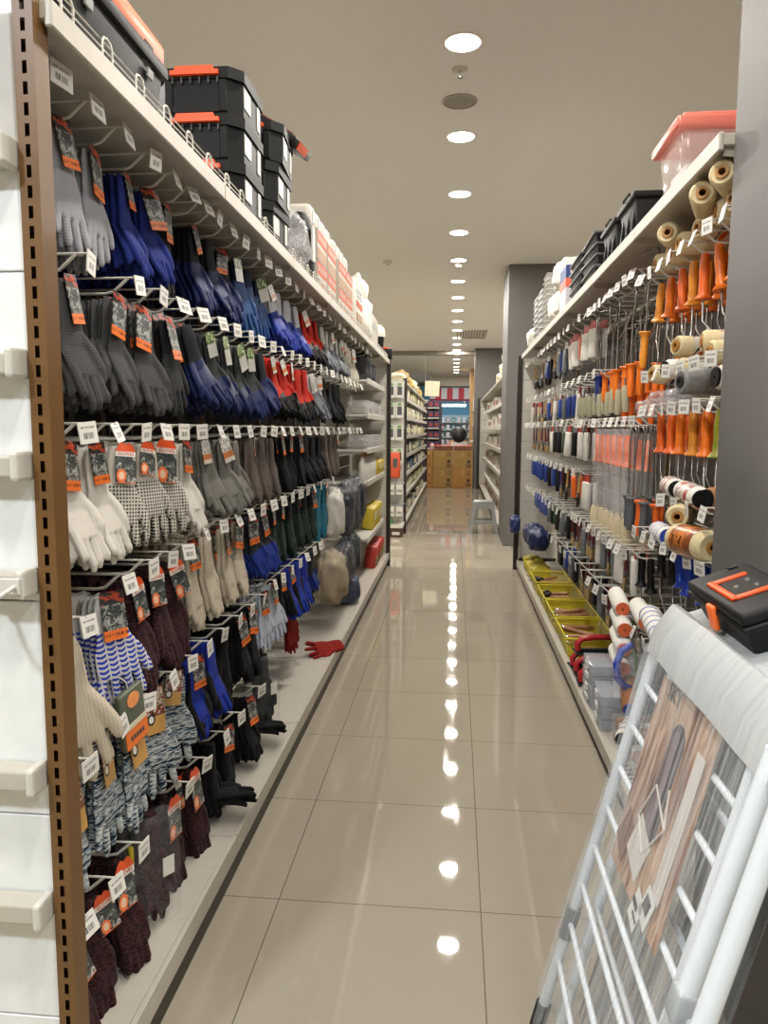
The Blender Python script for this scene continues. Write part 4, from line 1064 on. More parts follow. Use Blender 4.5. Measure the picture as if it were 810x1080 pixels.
    MB().tube([(0, -.02, .10), (0, -.045, .03), (0, -.055, -.06), (0, -.05, -.12)], .006, 8).build('green_grip', plain('green_grip', '#7e9a6a', .5), t, smooth=60)
    MB().box((0, 0, -.01), (.05, .15, .28), None, .02, 2).build('clear_bag_film', WRAP, t, smooth=60)
    # long bagged frames
    t = thing('bagged_roller', 'x', 'paint roller', group='long bagged rollers in the middle of the tool wall')
    MB().lathe(handle_prof(False), 12, Matrix.Translation((0, 0, -.03))).build('handle', HANDLES['redorange'], t, smooth=50)
    MB().tube([(0, 0, -.16), (0, 0, -.30), (0, .02, -.36), (0, .02, -.40)], .003, 6).build('wire_arm', STEEL, t, smooth=60)
    MB().lathe([(0, -.53), (.02, -.525), (.024, -.50), (.024, -.42), (.018, -.40), (0, -.40)], 14).build('nap', NAP['cream'], t, smooth=50)
    MB().box((0, 0, -.28), (.05, .085, .56), None, .02, 2).build('clear_bag_film', WRAP, t, smooth=60)
    p = Proto(t)
    for i, y in enumerate([3.31, 3.44, 3.57, 3.70, 3.83, 3.96]):
        for k in range(2): put(p, PX0 + .02 + .09 * k, y + J(.01), 1.41 - .02 * k, (J(.04), J(.04), PI + J(.3)), 'bagged roller with orange handle, %s of the long middle row, %s' % (ORD[i + 1], ('front', 'behind')[k]), None)
    # grey rods
    t = thing('extension_rod', 'x', 'rod', group='grey handled rods below the third row')
    MB().tube([(0, 0, .005), (0, .015, -.02), (0, 0, -.05), (0, 0, -.30)], .003, 6).build('wire_arm', STEEL, t, smooth=60)
    MB().lathe(handle_prof(True), 12, Matrix.Translation((0, 0, -.29))).build('handle', HANDLES['grey'], t, smooth=50)
    p = Proto(t)
    t = thing('extension_rod', 'x', 'rod', group='orange handled rods below the third row')
    MB().tube([(0, 0, .005), (0, .015, -.02), (0, 0, -.05), (0, 0, -.30)], .003, 6).build('wire_arm', STEEL, t, smooth=60)
    MB().lathe(handle_prof(True), 12, Matrix.Translation((0, 0, -.29))).build('handle', HANDLES['redorange'], t, smooth=50)
    po = Proto(t)
    for i, y in enumerate([2.86, 2.92, 2.99, 3.05, 3.12, 3.18, 3.25]):
        for k in range(2):
            o = i in (0, 2, 3)
            put(po if o else p, PX0 + .02 + .08 * k, y, 1.415, (J(.05), J(.05), PI + J(.4)), '%s handled wire rod, %s of the rods below third row, %s' % ('orange' if o else 'grey', ORD[i + 1], ('front', 'behind')[k]), None)
    # mini rollers
    t = thing('mini_roller', 'x', 'paint roller', group='mini rollers standing over the second row')
    MB().lathe([(0, -.13), (.014, -.128), (.017, -.115), (.017, -.03), (.013, -.015), (0, -.015)], 14).build('nap', plain('nap_sage', '#a9a588', .9, bump=.4, scale=160, var=.2), t, smooth=50)
    MB().tube([(0, 0, .02), (0, 0, -.02)], .004, 6).build('hang_wire', STEEL, t)
    p = Proto(t)
    for i, y in enumerate(rng(3.35, 4.5, .115)): put(p, PX0 + .01, y, 1.60 + (0 if i % 2 else .01), (J(.05), J(.05), PI), 'cream mini roller, %s of the row below the hanging orange handles' % ORD[i + 1], None)
    # brushes and packs at the far part
    def brush(nm, hc, bc, lab):
        t = thing('paint_brush', 'x', 'paint brush', group=lab)
        m = MB(); m.ell([(0, 0, 0, .008, .006), (0, 0, -.05, .010, .007), (0, 0, -.09, .012, .008), (0, 0, -.11, .022, .009)], 12); m.build('handle', hc, t, smooth=50)
        MB().ell([(0, 0, -.11, .024, .010), (0, 0, -.14, .025, .010)], 12).build('ferrule', CHROME, t, smooth=40)
        MB().ell([(0, 0, -.14, .024, .009), (0, 0, -.18, .027, .009), (0, 0, -.20, .024, .005)], 12).build('bristles', bc, t, smooth=40)
        return Proto(t)
    def pack(nm, bc, hc, lab, w=.075, h=.17):
        t = thing(nm, 'x', 'pack', group=lab)
        MB().box((0, 0, -h / 2 - .01), (.028, w, h * .8), None, .008).build('pack_body', bc, t, smooth=50)
        MB().box((0, 0, -.01), (.003, w * .9, .05)).build('header_card', hc, t)
        return Proto(t)
    dkred = plain('dark_red_handle', '#5a1f22', .4); bris = plain('bristle', '#a58b5e', .8); dbris = plain('dark_bristle', '#2c2724', .8)
    P = [(brush('b', dkred, bris, 'dark red paint brushes of the far tool wall'), 'dark red handled paint brush'), (brush('b', plain('wood_handle', '#b08a55', .5), dbris, 'wooden paint brushes of the far tool wall'), 'wooden handled paint brush'),
         (pack('blue_pack', plain('blue_pack', '#27408c', .4), TAGM, 'blue tool packs of the far tool wall'), 'blue tool pack'), (pack('white_pack', NAP['white'], plain('red_card', '#b8402e', .5), 'white roller packs of the far tool wall', .09, .2), 'white roller refill pack'),
         (pack('black_pack', BLACKP2, plain('grey_card', '#8a8a86', .5), 'black tool packs of the far tool wall', .06, .19), 'black tool pack'), (pack('grey_pack', plain('grey_tool', '#6d7276', .4), TAGM, 'grey tool packs of the far tool wall', .05, .2), 'grey tool pack'),
         (pack('orange_pack', HANDLES['redorange'], plain('white_card', '#d8d4c8', .5), 'orange tool packs of the far tool wall', .06, .17), 'orange tool pack'), (pack('green_pack', plain('green_tool', '#34503c', .5), TAGM, 'green tool packs of the far tool wall', .06, .17), 'dark green tool pack')]
    plan = {'top': (2.0, rng(4.25, 7.2, .2), [3, 3, 6, 3, 3, 5, 2, 5, 1, 4, 2, 1, 1, 5, 1, 1]), 'second': (1.66, rng(4.63, 7.2, .22), [3, 2, 2, 5, 2, 3, 1, 2, 1, 0, 1, 0]),
            'third': (1.43, rng(4.35, 7.2, .22), [3, 3, 4, 3, 7, 4, 4, 3, 0, 0, 0, 1, 0, 0]), 'fourth': (1.15, rng(4.3, 7.2, .24), [3, 1, 6, 1, 0, 4, 2, 4, 2, 2, 2, 2, 2]),
            'low': (.86, rng(4.5, 7.1, .2), [5, 0, 0, 4, 5, 4, 7, 4, 5, 2, 2, 2, 2, 2]), 'lowest': (.64, rng(3.3, 5.3, .2), [0, 3, 0, 5, 4, 0, 0, 4, 5, 2, 4]), 'middle low': (.90, rng(3.22, 4.3, .13), [3, 0, 3, 5, 0, 5, 3, 0, 0])}
    for rw, (z, yl, ks) in plan.items():
        for i, y in enumerate(yl):
            pr, nm = P[ks[i % len(ks)]]
            for k in range(2):
                put(pr, PX0 + (.05 if 'low' in rw else .028) + .05 * k, y + J(.01), z - .012, (J(.06), J(.06), PI + J(.4)), '%s, %s in the far %s tool row, %s' % (nm, ORD[i + 1], rw, ('front', 'behind')[k]), None)
    for q, nm in P: drop_unused(q)
right_tools()

def right_base():
    dz = .101
    # yellow baskets
    def yel():
        t = NT('yellow_basket'); v = t.obj(); s = t.sep(v)
        gx = t.math('ABSOLUTE', t.math('SINE', t.math('MULTIPLY', t.math('ADD', s.outputs[0], s.outputs[1]), 330.0))); gz = t.math('ABSOLUTE', t.math('SINE', t.math('MULTIPLY', s.outputs[2], 330.0)))
        hole = t.math('MULTIPLY', t.math('GREATER_THAN', gx, .55), t.math('GREATER_THAN', gz, .55))
        t.base(lin('#c3b21f'), .4); t.set(t.p, 'Alpha', t.math('SUBTRACT', 1.0, hole)); return t.m
    ym = yel(); ys = plain('yellow_rim', '#d6c62e', .35)
    t = thing('mesh_basket', 'x', 'basket', group='yellow mesh baskets on the right deck')
    def ring(w, d, z): return [Vector((-w / 2, -d / 2, z)), Vector((w / 2, -d / 2, z)), Vector((w / 2, d / 2, z)), Vector((-w / 2, d / 2, z))]
    m = MB(); m.loft([ring(.24, .40, .004), ring(.28, .46, .12)], False); m.build('basket_wall', ym, t)
    MB().b(-.12, .12, -.20, .20, 0, .005).build('basket_floor', ys, t)
    m = MB()
    for a, b in zip([(-.14, -.23), (.14, -.23), (.14, .23), (-.14, .23)], [(.14, -.23), (.14, .23), (-.14, .23), (-.14, -.23)]): m.tube([(a[0], a[1], .12), (b[0], b[1], .12)], .006, 6)
    m.build('rim', ys, t)
    p = Proto(t)
    bk = [(4.42, 'first'), (4.93, 'second'), (5.44, 'third'), (6.0, 'fourth')]
    for i, (y, wd) in enumerate(bk): p.place((.79, y, dz), label='yellow mesh basket on right lower deck, %s from the red trowels' % wd)
    wood = plain('wooden_handle', '#9a6a45', .5, var=.25)
    t = thing('wooden_handle', 'x', 'tool handle', group='wooden handles in the yellow baskets')
    MB().lathe([(0, 0), (.012, .002), (.015, .03), (.012, .10), (.017, .18), (.012, .215), (0, .22)], 12, Matrix.Rotation(PI / 2, 4, 'Y') @ Matrix.Translation((0, 0, -.11))).build('grip', wood, t, smooth=50)
    MB().lathe([(.0121, .0), (.0135, .004), (.0135, .02), (.0121, .024)], 12, Matrix.Rotation(PI / 2, 4, 'Y') @ Matrix.Translation((0, 0, -.11))).build('metal_collar', CHROME, t, smooth=50)
    p = Proto(t); n = 0
    for y0, cnt in ((4.42, 9), (4.93, 8)):
        for i in range(cnt):
            n += 1
            p.place((.79 + random.uniform(-.03, .03), y0 - .14 + .035 * i, dz + .045 + .022 * (i % 3)), (0, random.uniform(-.15, .15), random.uniform(-.5, .5)), 'wooden tool handle in the %s yellow basket, %s from its near side' % ('first' if y0 < 4.6 else 'second', ORD[i + 1]))
    t = thing('hammer_tool', 'x', 'tool', group='dark tools in the far yellow baskets')
    MB().lathe([(0, 0), (.011, .002), (.013, .06), (.010, .16), (0, .165)], 10, Matrix.Rotation(PI / 2, 4, 'Y') @ Matrix.Translation((0, 0, -.08))).build('grip', wood, t, smooth=50)
    MB().box((-.09, 0, .01), (.03, .10, .035), None, .006).build('head', BLACKP, t, smooth=50)
    p = Proto(t)
    for y0, wd in ((5.44, 'third'), (6.0, 'fourth')):
        for i in range(5): p.place((.78, y0 - .12 + .06 * i, dz + .06 + .03 * (i % 2)), (0, random.uniform(-.2, .2), random.uniform(-.6, .6)), 'dark headed tool in the %s yellow basket, %s from its near side' % (wd, ORD[i + 1]))
    for i, y in enumerate((6.45, 6.7, 6.95)):
        bag('yellow_bag', 'yellow wrapped goods on right deck past the baskets, %s of three' % ORD[i + 1], (.75, y, dz), (.09, .10, .07), plain('yellow_wrap', '#b7a92c', .4, bump=.3), 90 + i)
    for i, (y, z) in enumerate(((6.5, .36), (6.85, .36))):
        bag('dark_blue_bag', 'dark blue wrapped goods hanging low at far end of tool wall, %s' % ('near', 'far')[i], (.74, y, z), (.09, .15, .10), plain('navy_wrap', '#1d2a52', .45, bump=.4), 95 + i)
    # red trowels
    red = plain('red_handle', '#b5262c', .35)
    t = thing('plastering_trowel', 'x', 'trowel', group='red handled trowels on the right deck')
    MB().box((0, 0, .004), (.30, .12, .008), None, .002, 1).build('blade', BLACKP, t)
    MB().tube([(-.13, 0, .012), (-.135, 0, .05), (-.11, 0, .075), (-.05, 0, .085), (.06, 0, .085), (.12, 0, .07), (.13, 0, .012)], .016, 10).build('handle', red, t, smooth=60)
    MB().b(-.14, .14, -.008, .008, .008, .02, .003).build('spine', BLACKP2, t)
    p = Proto(t)
    for i, (x, y, z, r) in enumerate(((.80, 4.07, dz, .1), (.80, 3.93, dz + .01, .05), (.81, 3.99, dz + .105, .08), (.80, 3.78, dz, -.05))):
        p.place((x, y, z), (0, 0, r), 'red handled black trowel on right lower deck, %s' % ('farthest lower one', 'middle lower one', 'upper one', 'nearest one beside clear cases')[i])
    # clear organiser cases
    t = thing('clear_case', 'x', 'organiser case', group='clear divided cases on the right deck')
    MB().box((0, 0, .025), (.30, .22, .05), None, .006).build('case_shell', CASEM, t, smooth=40)
    m = MB()
    for i in range(5): m.b(-.11 + .055 * i - .001, -.11 + .055 * i + .001, -.10, .10, .004, .044)
    m.b(-.14, .14, -.001, .001, .004, .044); m.build('dividers', plain('grey_divider', '#9a9aa0', .4), t)
    MB().b(-.155, -.148, -.03, .03, .015, .04, .002).build('latch', plain('frost_latch', '#d0d0d2', .4), t)
    p = Proto(t)
    for j, y in enumerate((3.53, 3.27)):
        for i in range(4 if j == 0 else 3): p.place((.80, y, dz + .053 * i), (0, 0, random.uniform(-.06, .06)), 'clear divided organiser case, %s from the bottom of the %s stack on right deck' % (ORD[i + 1], ('far', 'near')[j]))
    t = thing('roller_refill_pack', 'x', 'pack', group='clear refill packs on the right deck')
    for k in range(3): MB().lathe([(0, 0), (.022, .002), (.024, .02), (.024, .18), (.02, .2), (0, .2)], 12, Matrix.Translation((.1, -.055 + .055 * k, .026)) @ Matrix.Rotation(-PI / 2, 4, 'Y')).build('refill', NAP[('brown', 'white', 'brown')[k]], t, smooth=50)
    MB().box((0, 0, .03), (.24, .19, .055), None, .015, 2).build('clear_bag_film', film('refill_film', '#ffffff', .08, .08, flat=True), t, smooth=60)
    p = Proto(t)
    for i, (y, z) in enumerate(((3.0, dz), (2.77, dz), (2.53, dz), (3.0, dz + .06), (2.77, dz + .06), (2.85, dz + .12))):
        p.place((.79, y, z), (0, 0, random.uniform(-.15, .15)), 'clear bag of three roller refills on right deck, %s' % ('far bottom one', 'middle bottom one', 'near bottom one', 'far upper one', 'near upper one', 'topmost one')[i])
    t = thing('wire_grid', 'black and white wire paint grid lying at the deck edge', 'paint grid', (.68, 2.66, dz + .005), rotz=.1)
    m = MB()
    for i in range(9): m.tube([(-.03 + .0, -.14 + .035 * i, .01), (.03, -.14 + .035 * i, .012)], .003, 6)
    for x in (-.03, .03): m.tube([(x, -.15, .01), (x, .15, .01)], .004, 6)
    m.build('grid_wires', BLACKP, t)
    MB().b(-.04, .04, -.16, .16, 0, .004).build('white_backing', WHITE, t)
right_base()

# ------------------------------------------------------------------ leaning drying rack and the tool box on it
def rack():
    PXf = lambda z: .21 + .2527 * z
    ang = math.atan(.2527)
    YF, YN = 1.62, 1.065
    o0 = Vector((.30, 1.34, 0))
    t = thing('drying_rack', 'white tubular drying rack wrapped in clear film leaning beside the grey pillar', 'drying rack', o0)
    wt = plain('white_tube_enamel', '#e2e9ef', .25, var=.02); 
    def P(mb, name, mat, smooth=60):
        o = mb.build(name, mat, t, smooth=smooth); o.location = -o0; return o
    for off, ya in ((0, YF), (.045, YF - .02)):
        P(MB().tube([(PXf(.03) + off, ya, .03), (PXf(.94) + off, ya, .94)], .0125, 12), 'side_tube', wt)
    P(MB().tube([(PXf(.10), YN, .10), (PXf(.94), YN, .94)], .015, 14), 'side_tube', wt)
    P(MB().tube([(PXf(.60) - .02, YN - .055, .60), (PXf(.97) - .012, YN - .055, .97)], .0155, 14), 'folded_leg', wt)
    P(MB().tube([(PXf(.10) - .02, YN - .11, .10), (PXf(.97) - .012, YN - .11, .97)], .0155, 14), 'folded_leg', wt)
    P(MB().tube([(PXf(.10) + .03, YN - .03, .10), (PXf(.95) + .03, YN - .03, .95)], .013, 12), 'folded_leg', wt)
    P(MB().box((PXf(.585) - .02, YN - .055, .585), (.036, .036, .05), (0, ang, 0), .006), 'leg_cap', plain('grey_cap', '#a8adb0', .4))
    P(MB().box((PXf(.50) - .012, YN - .055, .50), (.012, .10, .16), (0, ang, 0), .004), 'hinge_plate', plain('hinge_grey', '#b9bec2', .35))
    z = .185; 
    while z < .94:
        P(MB().tube([(PXf(z), YN, z), (PXf(z), YF, z)], .0065, 10), 'rung', wt); z += .0945
    for z in (.30, .52, .74):
        P(MB().tube([(PXf(z) + .05, YN, z + .03), (PXf(z) + .05, YF - .02, z + .03)], .0065, 10), 'back_rung', wt)
    P(MB().tube([(PXf(.24), YF, .24), (PXf(.315), YF, .315)], .0165, 12), 'joint_sleeve', plain('joint_grey', '#84888b', .4))
    for y in (YF, YN): P(MB().tube([(PXf(.012), y, .012), (PXf(.07), y, .07)], .018, 12), 'foot_cap', plain('foot_black', '#26262a', .5))
    # leaflet behind the film
    def lm():
        n = NT('leaflet_print'); v = n.obj(); w = n.noise(n.mapping(v, (3, 26, 5)), 1.0, 4, .6)
        n.base(n.ramp(w, [(.3, lin('#6a4a38')), (.45, lin('#a07a62')), (.55, lin('#c7a98f')), (.7, lin('#7d5a44'))]), .5)
        return n.m
    Mp = lambda off: Matrix.Translation((PXf(0) - off * math.cos(ang), 0, off * math.sin(ang))) @ Matrix.Rotation(ang, 4, 'Y')
    k = 1 / math.cos(ang)
    def pane(y0, y1, z0, z1, off, th=.0012, rotx=0.0):
        m = MB(); m.box((0, 0, 0), (th, y1 - y0, (z1 - z0) * k), (rotx, 0, 0))
        bmesh.ops.transform(m.bm, matrix=Mp(off) @ Matrix.Translation((0, (y0 + y1) / 2, (z0 + z1) / 2 * k)), verts=m.bm.verts[:]); return m
    lf = P(pane(1.17, 1.49, .535, .915, .009, .0012, -.05), 'leaflet', lm(), None)
    def sub(m, name, mat):
        o = m.build(name, mat, lf); return o
    gp = plain('print_mauve', '#43363a', .5); wp = plain('print_and_glare_white', '#d5cfc9', .5); bp = plain('print_brown', '#7d5440', .6); dp = plain('print_dark', '#3a3334', .5)
    def pill(y, z, w, h, off):
        m = MB(); n = 10; pts = []
        for i in range(2 * n):
            a = PI * i / (n - 1) if i < n else PI + PI * (i - n) / (n - 1)
            pts.append((w * math.cos(a), (h - w) * (1 if i < n else -1) + w * math.sin(a)))
        m.prism([(a, b) for a, b in pts], .0006, Mp(off) @ Matrix.Translation((0, y, z * k)) @ Matrix(((0, 0, 1, 0), (1, 0, 0, 0), (0, 1, 0, 0), (0, 0, 0, 1)))); return m
    sub(pill(1.335, .745, .036, .125, .0108), 'printed_folded_frame', gp)
    sub(pill(1.343, .745, .015, .11, .0114), 'printed_frame_slats', plain('print_pale_mauve', '#7a6468', .5))
    m = MB()
    for y0, z0, y1, z1 in ((1.36, .74, 1.27, .70), (1.27, .70, 1.30, .76), (1.36, .74, 1.40, .66), (1.40, .66, 1.33, .62), (1.33, .62, 1.27, .70)):
        pts = [Mp(.0115) @ Vector((0, y, z * k)) for y, z in ((y0, z0), (y1, z1))]; m.tube(pts, .0022, 5)
    sub(m, 'printed_open_frame', wp)
    sub(pane(1.31, 1.40, .575, .66, .0112, .0008, .3), 'printed_white_box', wp)
    sub(pane(1.20, 1.24, .60, .86, .0112, .0008), 'painted_glare_band', wp)  # glare on the film, painted as a pale strip over the leaflet
    sub(pane(1.40, 1.47, .56, .64, .0111, .0008, .4), 'printed_brown_shade', bp)
    tm = bpy.data.objects.new('printed_letters', text_mesh('SKY', .045, dp, 'leaflet_lettering')); COL.objects.link(tm); tm.parent = lf
    tm.matrix_world = Mp(.0118) @ Matrix.Translation((0, 1.41, .895 * k)) @ Matrix(((0, 0, -1, 0), (-1, 0, 0, 0), (0, 1, 0, 0), (0, 0, 0, 1)))
    for y, z, r in ((1.275, .545, .25), (1.235, .575, .25)): P(pane(y - .024, y + .024, z - .03, z + .03, .0135, .001, r), 'price_sticker', TAGM if False else plain('sticker_white', '#e3e3e0', .45), None)
    m = MB()
    for y, z, h in ((1.282, .552, .012), (1.27, .533, .006), (1.236, .58, .028)):
        mm = pane(y - .014, y + .014, z - h / 2, z + h / 2, .0145, .0006, .25); me = bpy.data.meshes.new('x'); mm.bm.to_mesh(me); mm.bm.free(); m.bm.from_mesh(me); bpy.data.meshes.remove(me)
    P(m, 'sticker_print', dp, None)
    # shrink film
    fm = film('shrink_film', '#e6ebee', .20, .14, streak=(8, 90, 5))
    m = MB(); bm = m.bm
    prof = [(PXf(.03) - .016, .03), (PXf(.3) - .017, .3), (PXf(.6) - .017, .6), (PXf(.935) - .017, .935)]
    rows = []
    for y in (YN - .02, 1.2, 1.35, 1.5, YF + .018): rows.append([bm.verts.new((x + (.004 * math.sin(y * 40 + z * 9)), y, z)) for x, z in prof])
    rows.append([bm.verts.new((x + .075, YF + .02, z)) for x, z in prof])
    rows.append([bm.verts.new((x + .19, YF + .01, z)) for x, z in prof])
    for a, b in zip(rows, rows[1:]):
        for i in range(3): bm.faces.new((a[i], a[i + 1], b[i + 1], b[i]))
    P(m, 'shrink_film', fm)
    m = MB(); m.loft([[Vector((PXf(z) + .085, YN, z)), Vector((PXf(z) + .085, YF, z)), Vector((PXf(z) + .0862, YF, z)), Vector((PXf(z) + .0862, YN, z))] for z in (.05, .5, .92)])
    P(m, 'back_film', film('back_film_sheet', '#8f9498', .4, .25, streak=(8, 60, 4)))
    # white wrapped top
    def wm():
        n = NT('white_wrap'); v = n.obj(); s = n.noise(n.mapping(v, (10, 70, 6)), 1.0, 3, .4)
        n.base(n.mix(s, lin('#a3a7a9'), lin('#d3d5d5')), .32, 0, .6); n.bump(s, .35, .004); return n.m
    m = MB()
    cs = [(PXf(.93) - .021, .925), (PXf(.97) - .018, .975), (PXf(1.0) + .004, 1.018), (.476, 1.028), (.488, 1.024), (.510, 1.008), (.66, 1.060), (.66, 1.03), (.50, .985), (PXf(.93) - .008, .925)]
    ysr = [YN - .16, 1.1, 1.25, 1.4, 1.52, YF - .01, YF + .02, YF + .026]
    rings = []
    for i, y in enumerate(ysr):
        sh = .0 if y < YF + .02 else .006
        rings.append([Vector((x + sh, y, z + .0025 * math.sin(y * 23 + x * 40) - sh)) for x, z in cs])
    m.loft(rings); P(m, 'top_wrap', wm(), 40)
rack()
def black_toolbox():
    t = thing('tool_box', 'black tool box with orange handle resting on the white wrapped rack top', 'tool box', (.578, 1.435, 1.026), rot=(0, -.36, 0))
    t.scale = (1, 1, .88)
    MB().box((0, 0, .031), (.118, .285, .062), None, .008, 3, .88).build('body', BLACKP2, t, smooth=50)
    MB().box((0, 0, .068), (.134, .312, .014), None, .005, 2).build('rim', BLACKP, t, smooth=50)
    MB().box((0, 0, .086), (.126, .300, .030), None, .010, 3).build('lid', BLACKP2, t, smooth=50)
    h = MB()
    h.b(-.046, -.032, -.068, .068, .098, .109, .004); h.b(-.046, .032, -.068, -.054, .098, .108, .004); h.b(-.046, .032, .054, .068, .098, .108, .004)
    h.build('handle', ORANGEP, t, smooth=50)
    MB().b(-.026, .036, -.054, .054, .0995, .1025, .001).build('handle_recess', BLACKP, t)
    for x, y in ((.018, -.022), (.018, .022), (-.012, .0)): MB().lathe([(0, 0), (.006, 0), (.005, .003), (0, .003)], 10, Matrix.Translation((x, y, .1025))).build('rivet', CHROME, t)
    for y in (-.054, .072):
        if y > 0 or True:
            l = MB(); l.box((-.069, .0 if y > 0 else -.20, .056), (.012, .036, .056), (0, .10, 0), .005); 
            if y > 0: l.build('latch', plain('orange_bright', '#f4702c', .4), t, smooth=50)
            else: l.bm.free()
    for y in (-.135, .135): MB().box((.03, y, .1025), (.02, .018, .004), None, .001, 1).build('hinge_knuckle', BLACKP, t)
black_toolbox()

# ------------------------------------------------------------------ far end of the shop
def far_shop():
    # second left unit
    t = thing('shelving_unit', 'cream metal shelving unit on the left beyond the glove shelving', 'shelving', (-.9, 14.0, 0))
    o0 = Vector((-.9, 14.0, 0))
    def P(mb, nm, mat, t=t, o0=o0): o = mb.build(nm, mat, t); o.location = -o0; return o
    P(MB().b(-1.06, -1.04, 10.05, 17.9, 0, 2.05), 'back_panel', WHITE)
    P(MB().b(-1.04, -.66, 10.05, 17.9, .10, .14), 'base_deck', CREAMMETAL); P(MB().b(-1.0, -.68, 10.05, 17.9, 0, .10), 'kick_plate', DKBROWN)
    zs = (.50, .78, 1.05, 1.32, 1.58, 1.84)
    for z in zs: P(MB().b(-1.04, -.69, 10.06, 17.9, z - .02, z), 'shelf', CREAMMETAL); P(MB().b(-.69, -.675, 10.06, 17.9, z - .045, z + .008), 'price_rail', WHITE)
    P(MB().b(-1.04, -.67, 10.05, 17.9, 2.02, 2.05), 'top_shelf', CREAMMETAL)
    P(MB().b(-.70, -.66, 10.0, 10.05, 0, 2.08), 'upright', DKBROWN)
    P(MB().b(-.70, -.66, 17.9, 17.95, 0, 2.08), 'upright', DKBROWN)
    # goods along it
    cols = ['#8a7550', '#b59a52', '#c9c0a8', '#6b6f74', '#3c3a3a', '#a8483a', '#d8d2c4', '#7d8a5a', '#5b6f86']
    mats = [plain('goods_%d' % i, c, .5) for i, c in enumerate(cols)]
    t2 = thing('shelf_goods_box', 'x', 'box', group='small boxed goods on the far left shelves')
    MB().box((0, 0, .085), (.2, .26, .17), None, .008, 1).build('box_body', mats[0], t2)
    MB().b(.1, .102, -.09, .09, .04, .12).build('printed_label', plain('pale_label', '#dcd8b8', .5), t2)
    p = Proto(t2); nm = ['tan', 'yellow', 'cream', 'grey', 'black', 'red', 'white', 'green', 'blue']; cnt = {}
    for r, z in enumerate((.14,) + zs):
        y = 10.35
        for i in range(14):
            ci = random.choice((0, 1, 2, 2, 3, 4, 6, 7) if r != 2 else (3, 4, 6, 8)); y += random.choice((.30, .36, .5, .62))
            if y > 17.6: break
            o = p.place((-.80, y, z + .001), (0, 0, random.uniform(-.1, .1)), '%s boxed goods, %s along the %s shelf of far left unit' % (nm[ci], ORD[i + 1], ORD[r + 1]))
            for c in o.children:
                if c.name.startswith('box_body'):
                    c.material_slots[0].link = 'OBJECT'; c.material_slots[0].material = mats[ci]
            o.scale = (1, 1, random.uniform(.7, 1.0))
    t3 = thing('storage_sack', 'x', 'sack', group='tan sacks on top of the far left unit')
    bag_mats = [plain('tan_sack', '#a9895a', .7, bump=.3), plain('yellow_sack', '#c2a14e', .6, bump=.3), plain('cream_sack', '#d6ccb2', .5, bump=.3)]
    bpy.data.objects.remove(t3)
    for i, (y, m, h) in enumerate(((10.5, 2, .07), (11.1, 0, .11), (12.2, 1, .10), (13.2, 2, .12), (14.3, 0, .10), (15.4, 1, .09))):
        bag('storage_sack', '%s sack on top of the far left unit, %s from its near end' % (('tan', 'yellow', 'cream')[m], ORD[i + 1]), (-.82, y, 2.052), (.13, .26, h), bag_mats[m], 120 + i)
    # end display facing the camera
    t = thing('end_display', 'white end display with hanging packs facing the aisle on far left', 'display stand', (-.85, 9.8, 0)); o0 = Vector((-.85, 9.8, 0))
    Q = lambda mb, nm, mat: P(mb, nm, mat, t, o0)
    Q(MB().b(-1.05, -.67, 9.93, 9.96, .14, 2.05), 'back_panel', WHITE); Q(MB().b(-1.05, -.66, 9.55, 9.96, .12, .16), 'base_deck', WHITE)
    Q(MB().b(-1.03, -.67, 9.56, 9.95, 0, .12), 'kick_plate', plain('brown_kick', '#4a3024', .5)); Q(MB().b(-.80, -.70, 9.545, 9.555, .03, .07), 'price_label', WHITE)
    for x in (-1.05, -.66): Q(MB().b(x - .015, x + .015, 9.92, 9.97, 0, 2.08), 'upright', DKBROWN)
    for z in (.70, .42): Q(MB().b(-1.04, -.66, 9.62, 9.93, z - .015, z), 'shelf', GREYP)
    t = thing('hanging_pack', 'x', 'pack', group='hanging packs on the far left end display')
    MB().box((0, 0, -.11), (.10, .03, .2), None, .006, 1).build('pack_body', plain('white_blister', '#cfcdc6', .4), t)
    MB().b(-.03, .03, -.018, -.016, -.17, -.06).build('dark_item', DKGREY, t); MB().b(-.025, .025, -.019, -.017, -.05, -.015).build('header_print', plain('green_header', '#6f9a52', .5), t)
    p = Proto(t)
    for j, z in enumerate((2.02, 1.76, 1.47, 1.16)):
        for i, x in enumerate((-.96, -.84, -.73)):
            p.place((x, 9.80, z), label='white hanging pack on far left end display, %s row, %s column' % (ORD[j + 1], ORD[i + 1]))
    t = thing('orange_pack', 'x', 'pack', group='orange packs on the far left end display')
    MB().box((0, 0, -.17), (.13, .05, .34), None, .02, 2).build('pack_body', plain('deep_orange', '#c9512c', .5), t, smooth=50); MB().b(-.03, .03, -.028, -.024, -.2, -.08).build('dark_print', DKGREY, t)
    p = Proto(t)
    for i, x in enumerate((-.78, -.93)): p.place((x, 9.78, 1.10), label='orange pack hanging low on far left end display, %s' % ('right', 'left')[i])
    t = thing('price_card', 'x', 'card', group='white cards on the far left end display')
    MB().box((0, 0, .0), (.09, .01, .13), None, .003, 1).build('card_face', WHITE, t); MB().b(-.03, .03, -.008, -.004, -.03, .0).build('card_print', GREYP, t)
    p = Proto(t)
    for j, z in enumerate((.62, .335)):
        for i, x in enumerate((-.93, -.82, -.71)): p.place((x, 9.60, z), label='white card on the %s low shelf of far left end display, %s' % (('upper', 'lower')[j], ('left', 'middle', 'right')[i]))
    t = thing('green_box', 'green small box on the base deck of far left end display', 'box', (-.88, 9.66, .161))
    MB().box((0, 0, .035), (.16, .08, .07), None, .006, 1).build('box_body', plain('green_box', '#4f8a45', .5), t); MB().b(-.05, .05, -.042, -.04, .015, .05).build('box_print', WHITE, t)
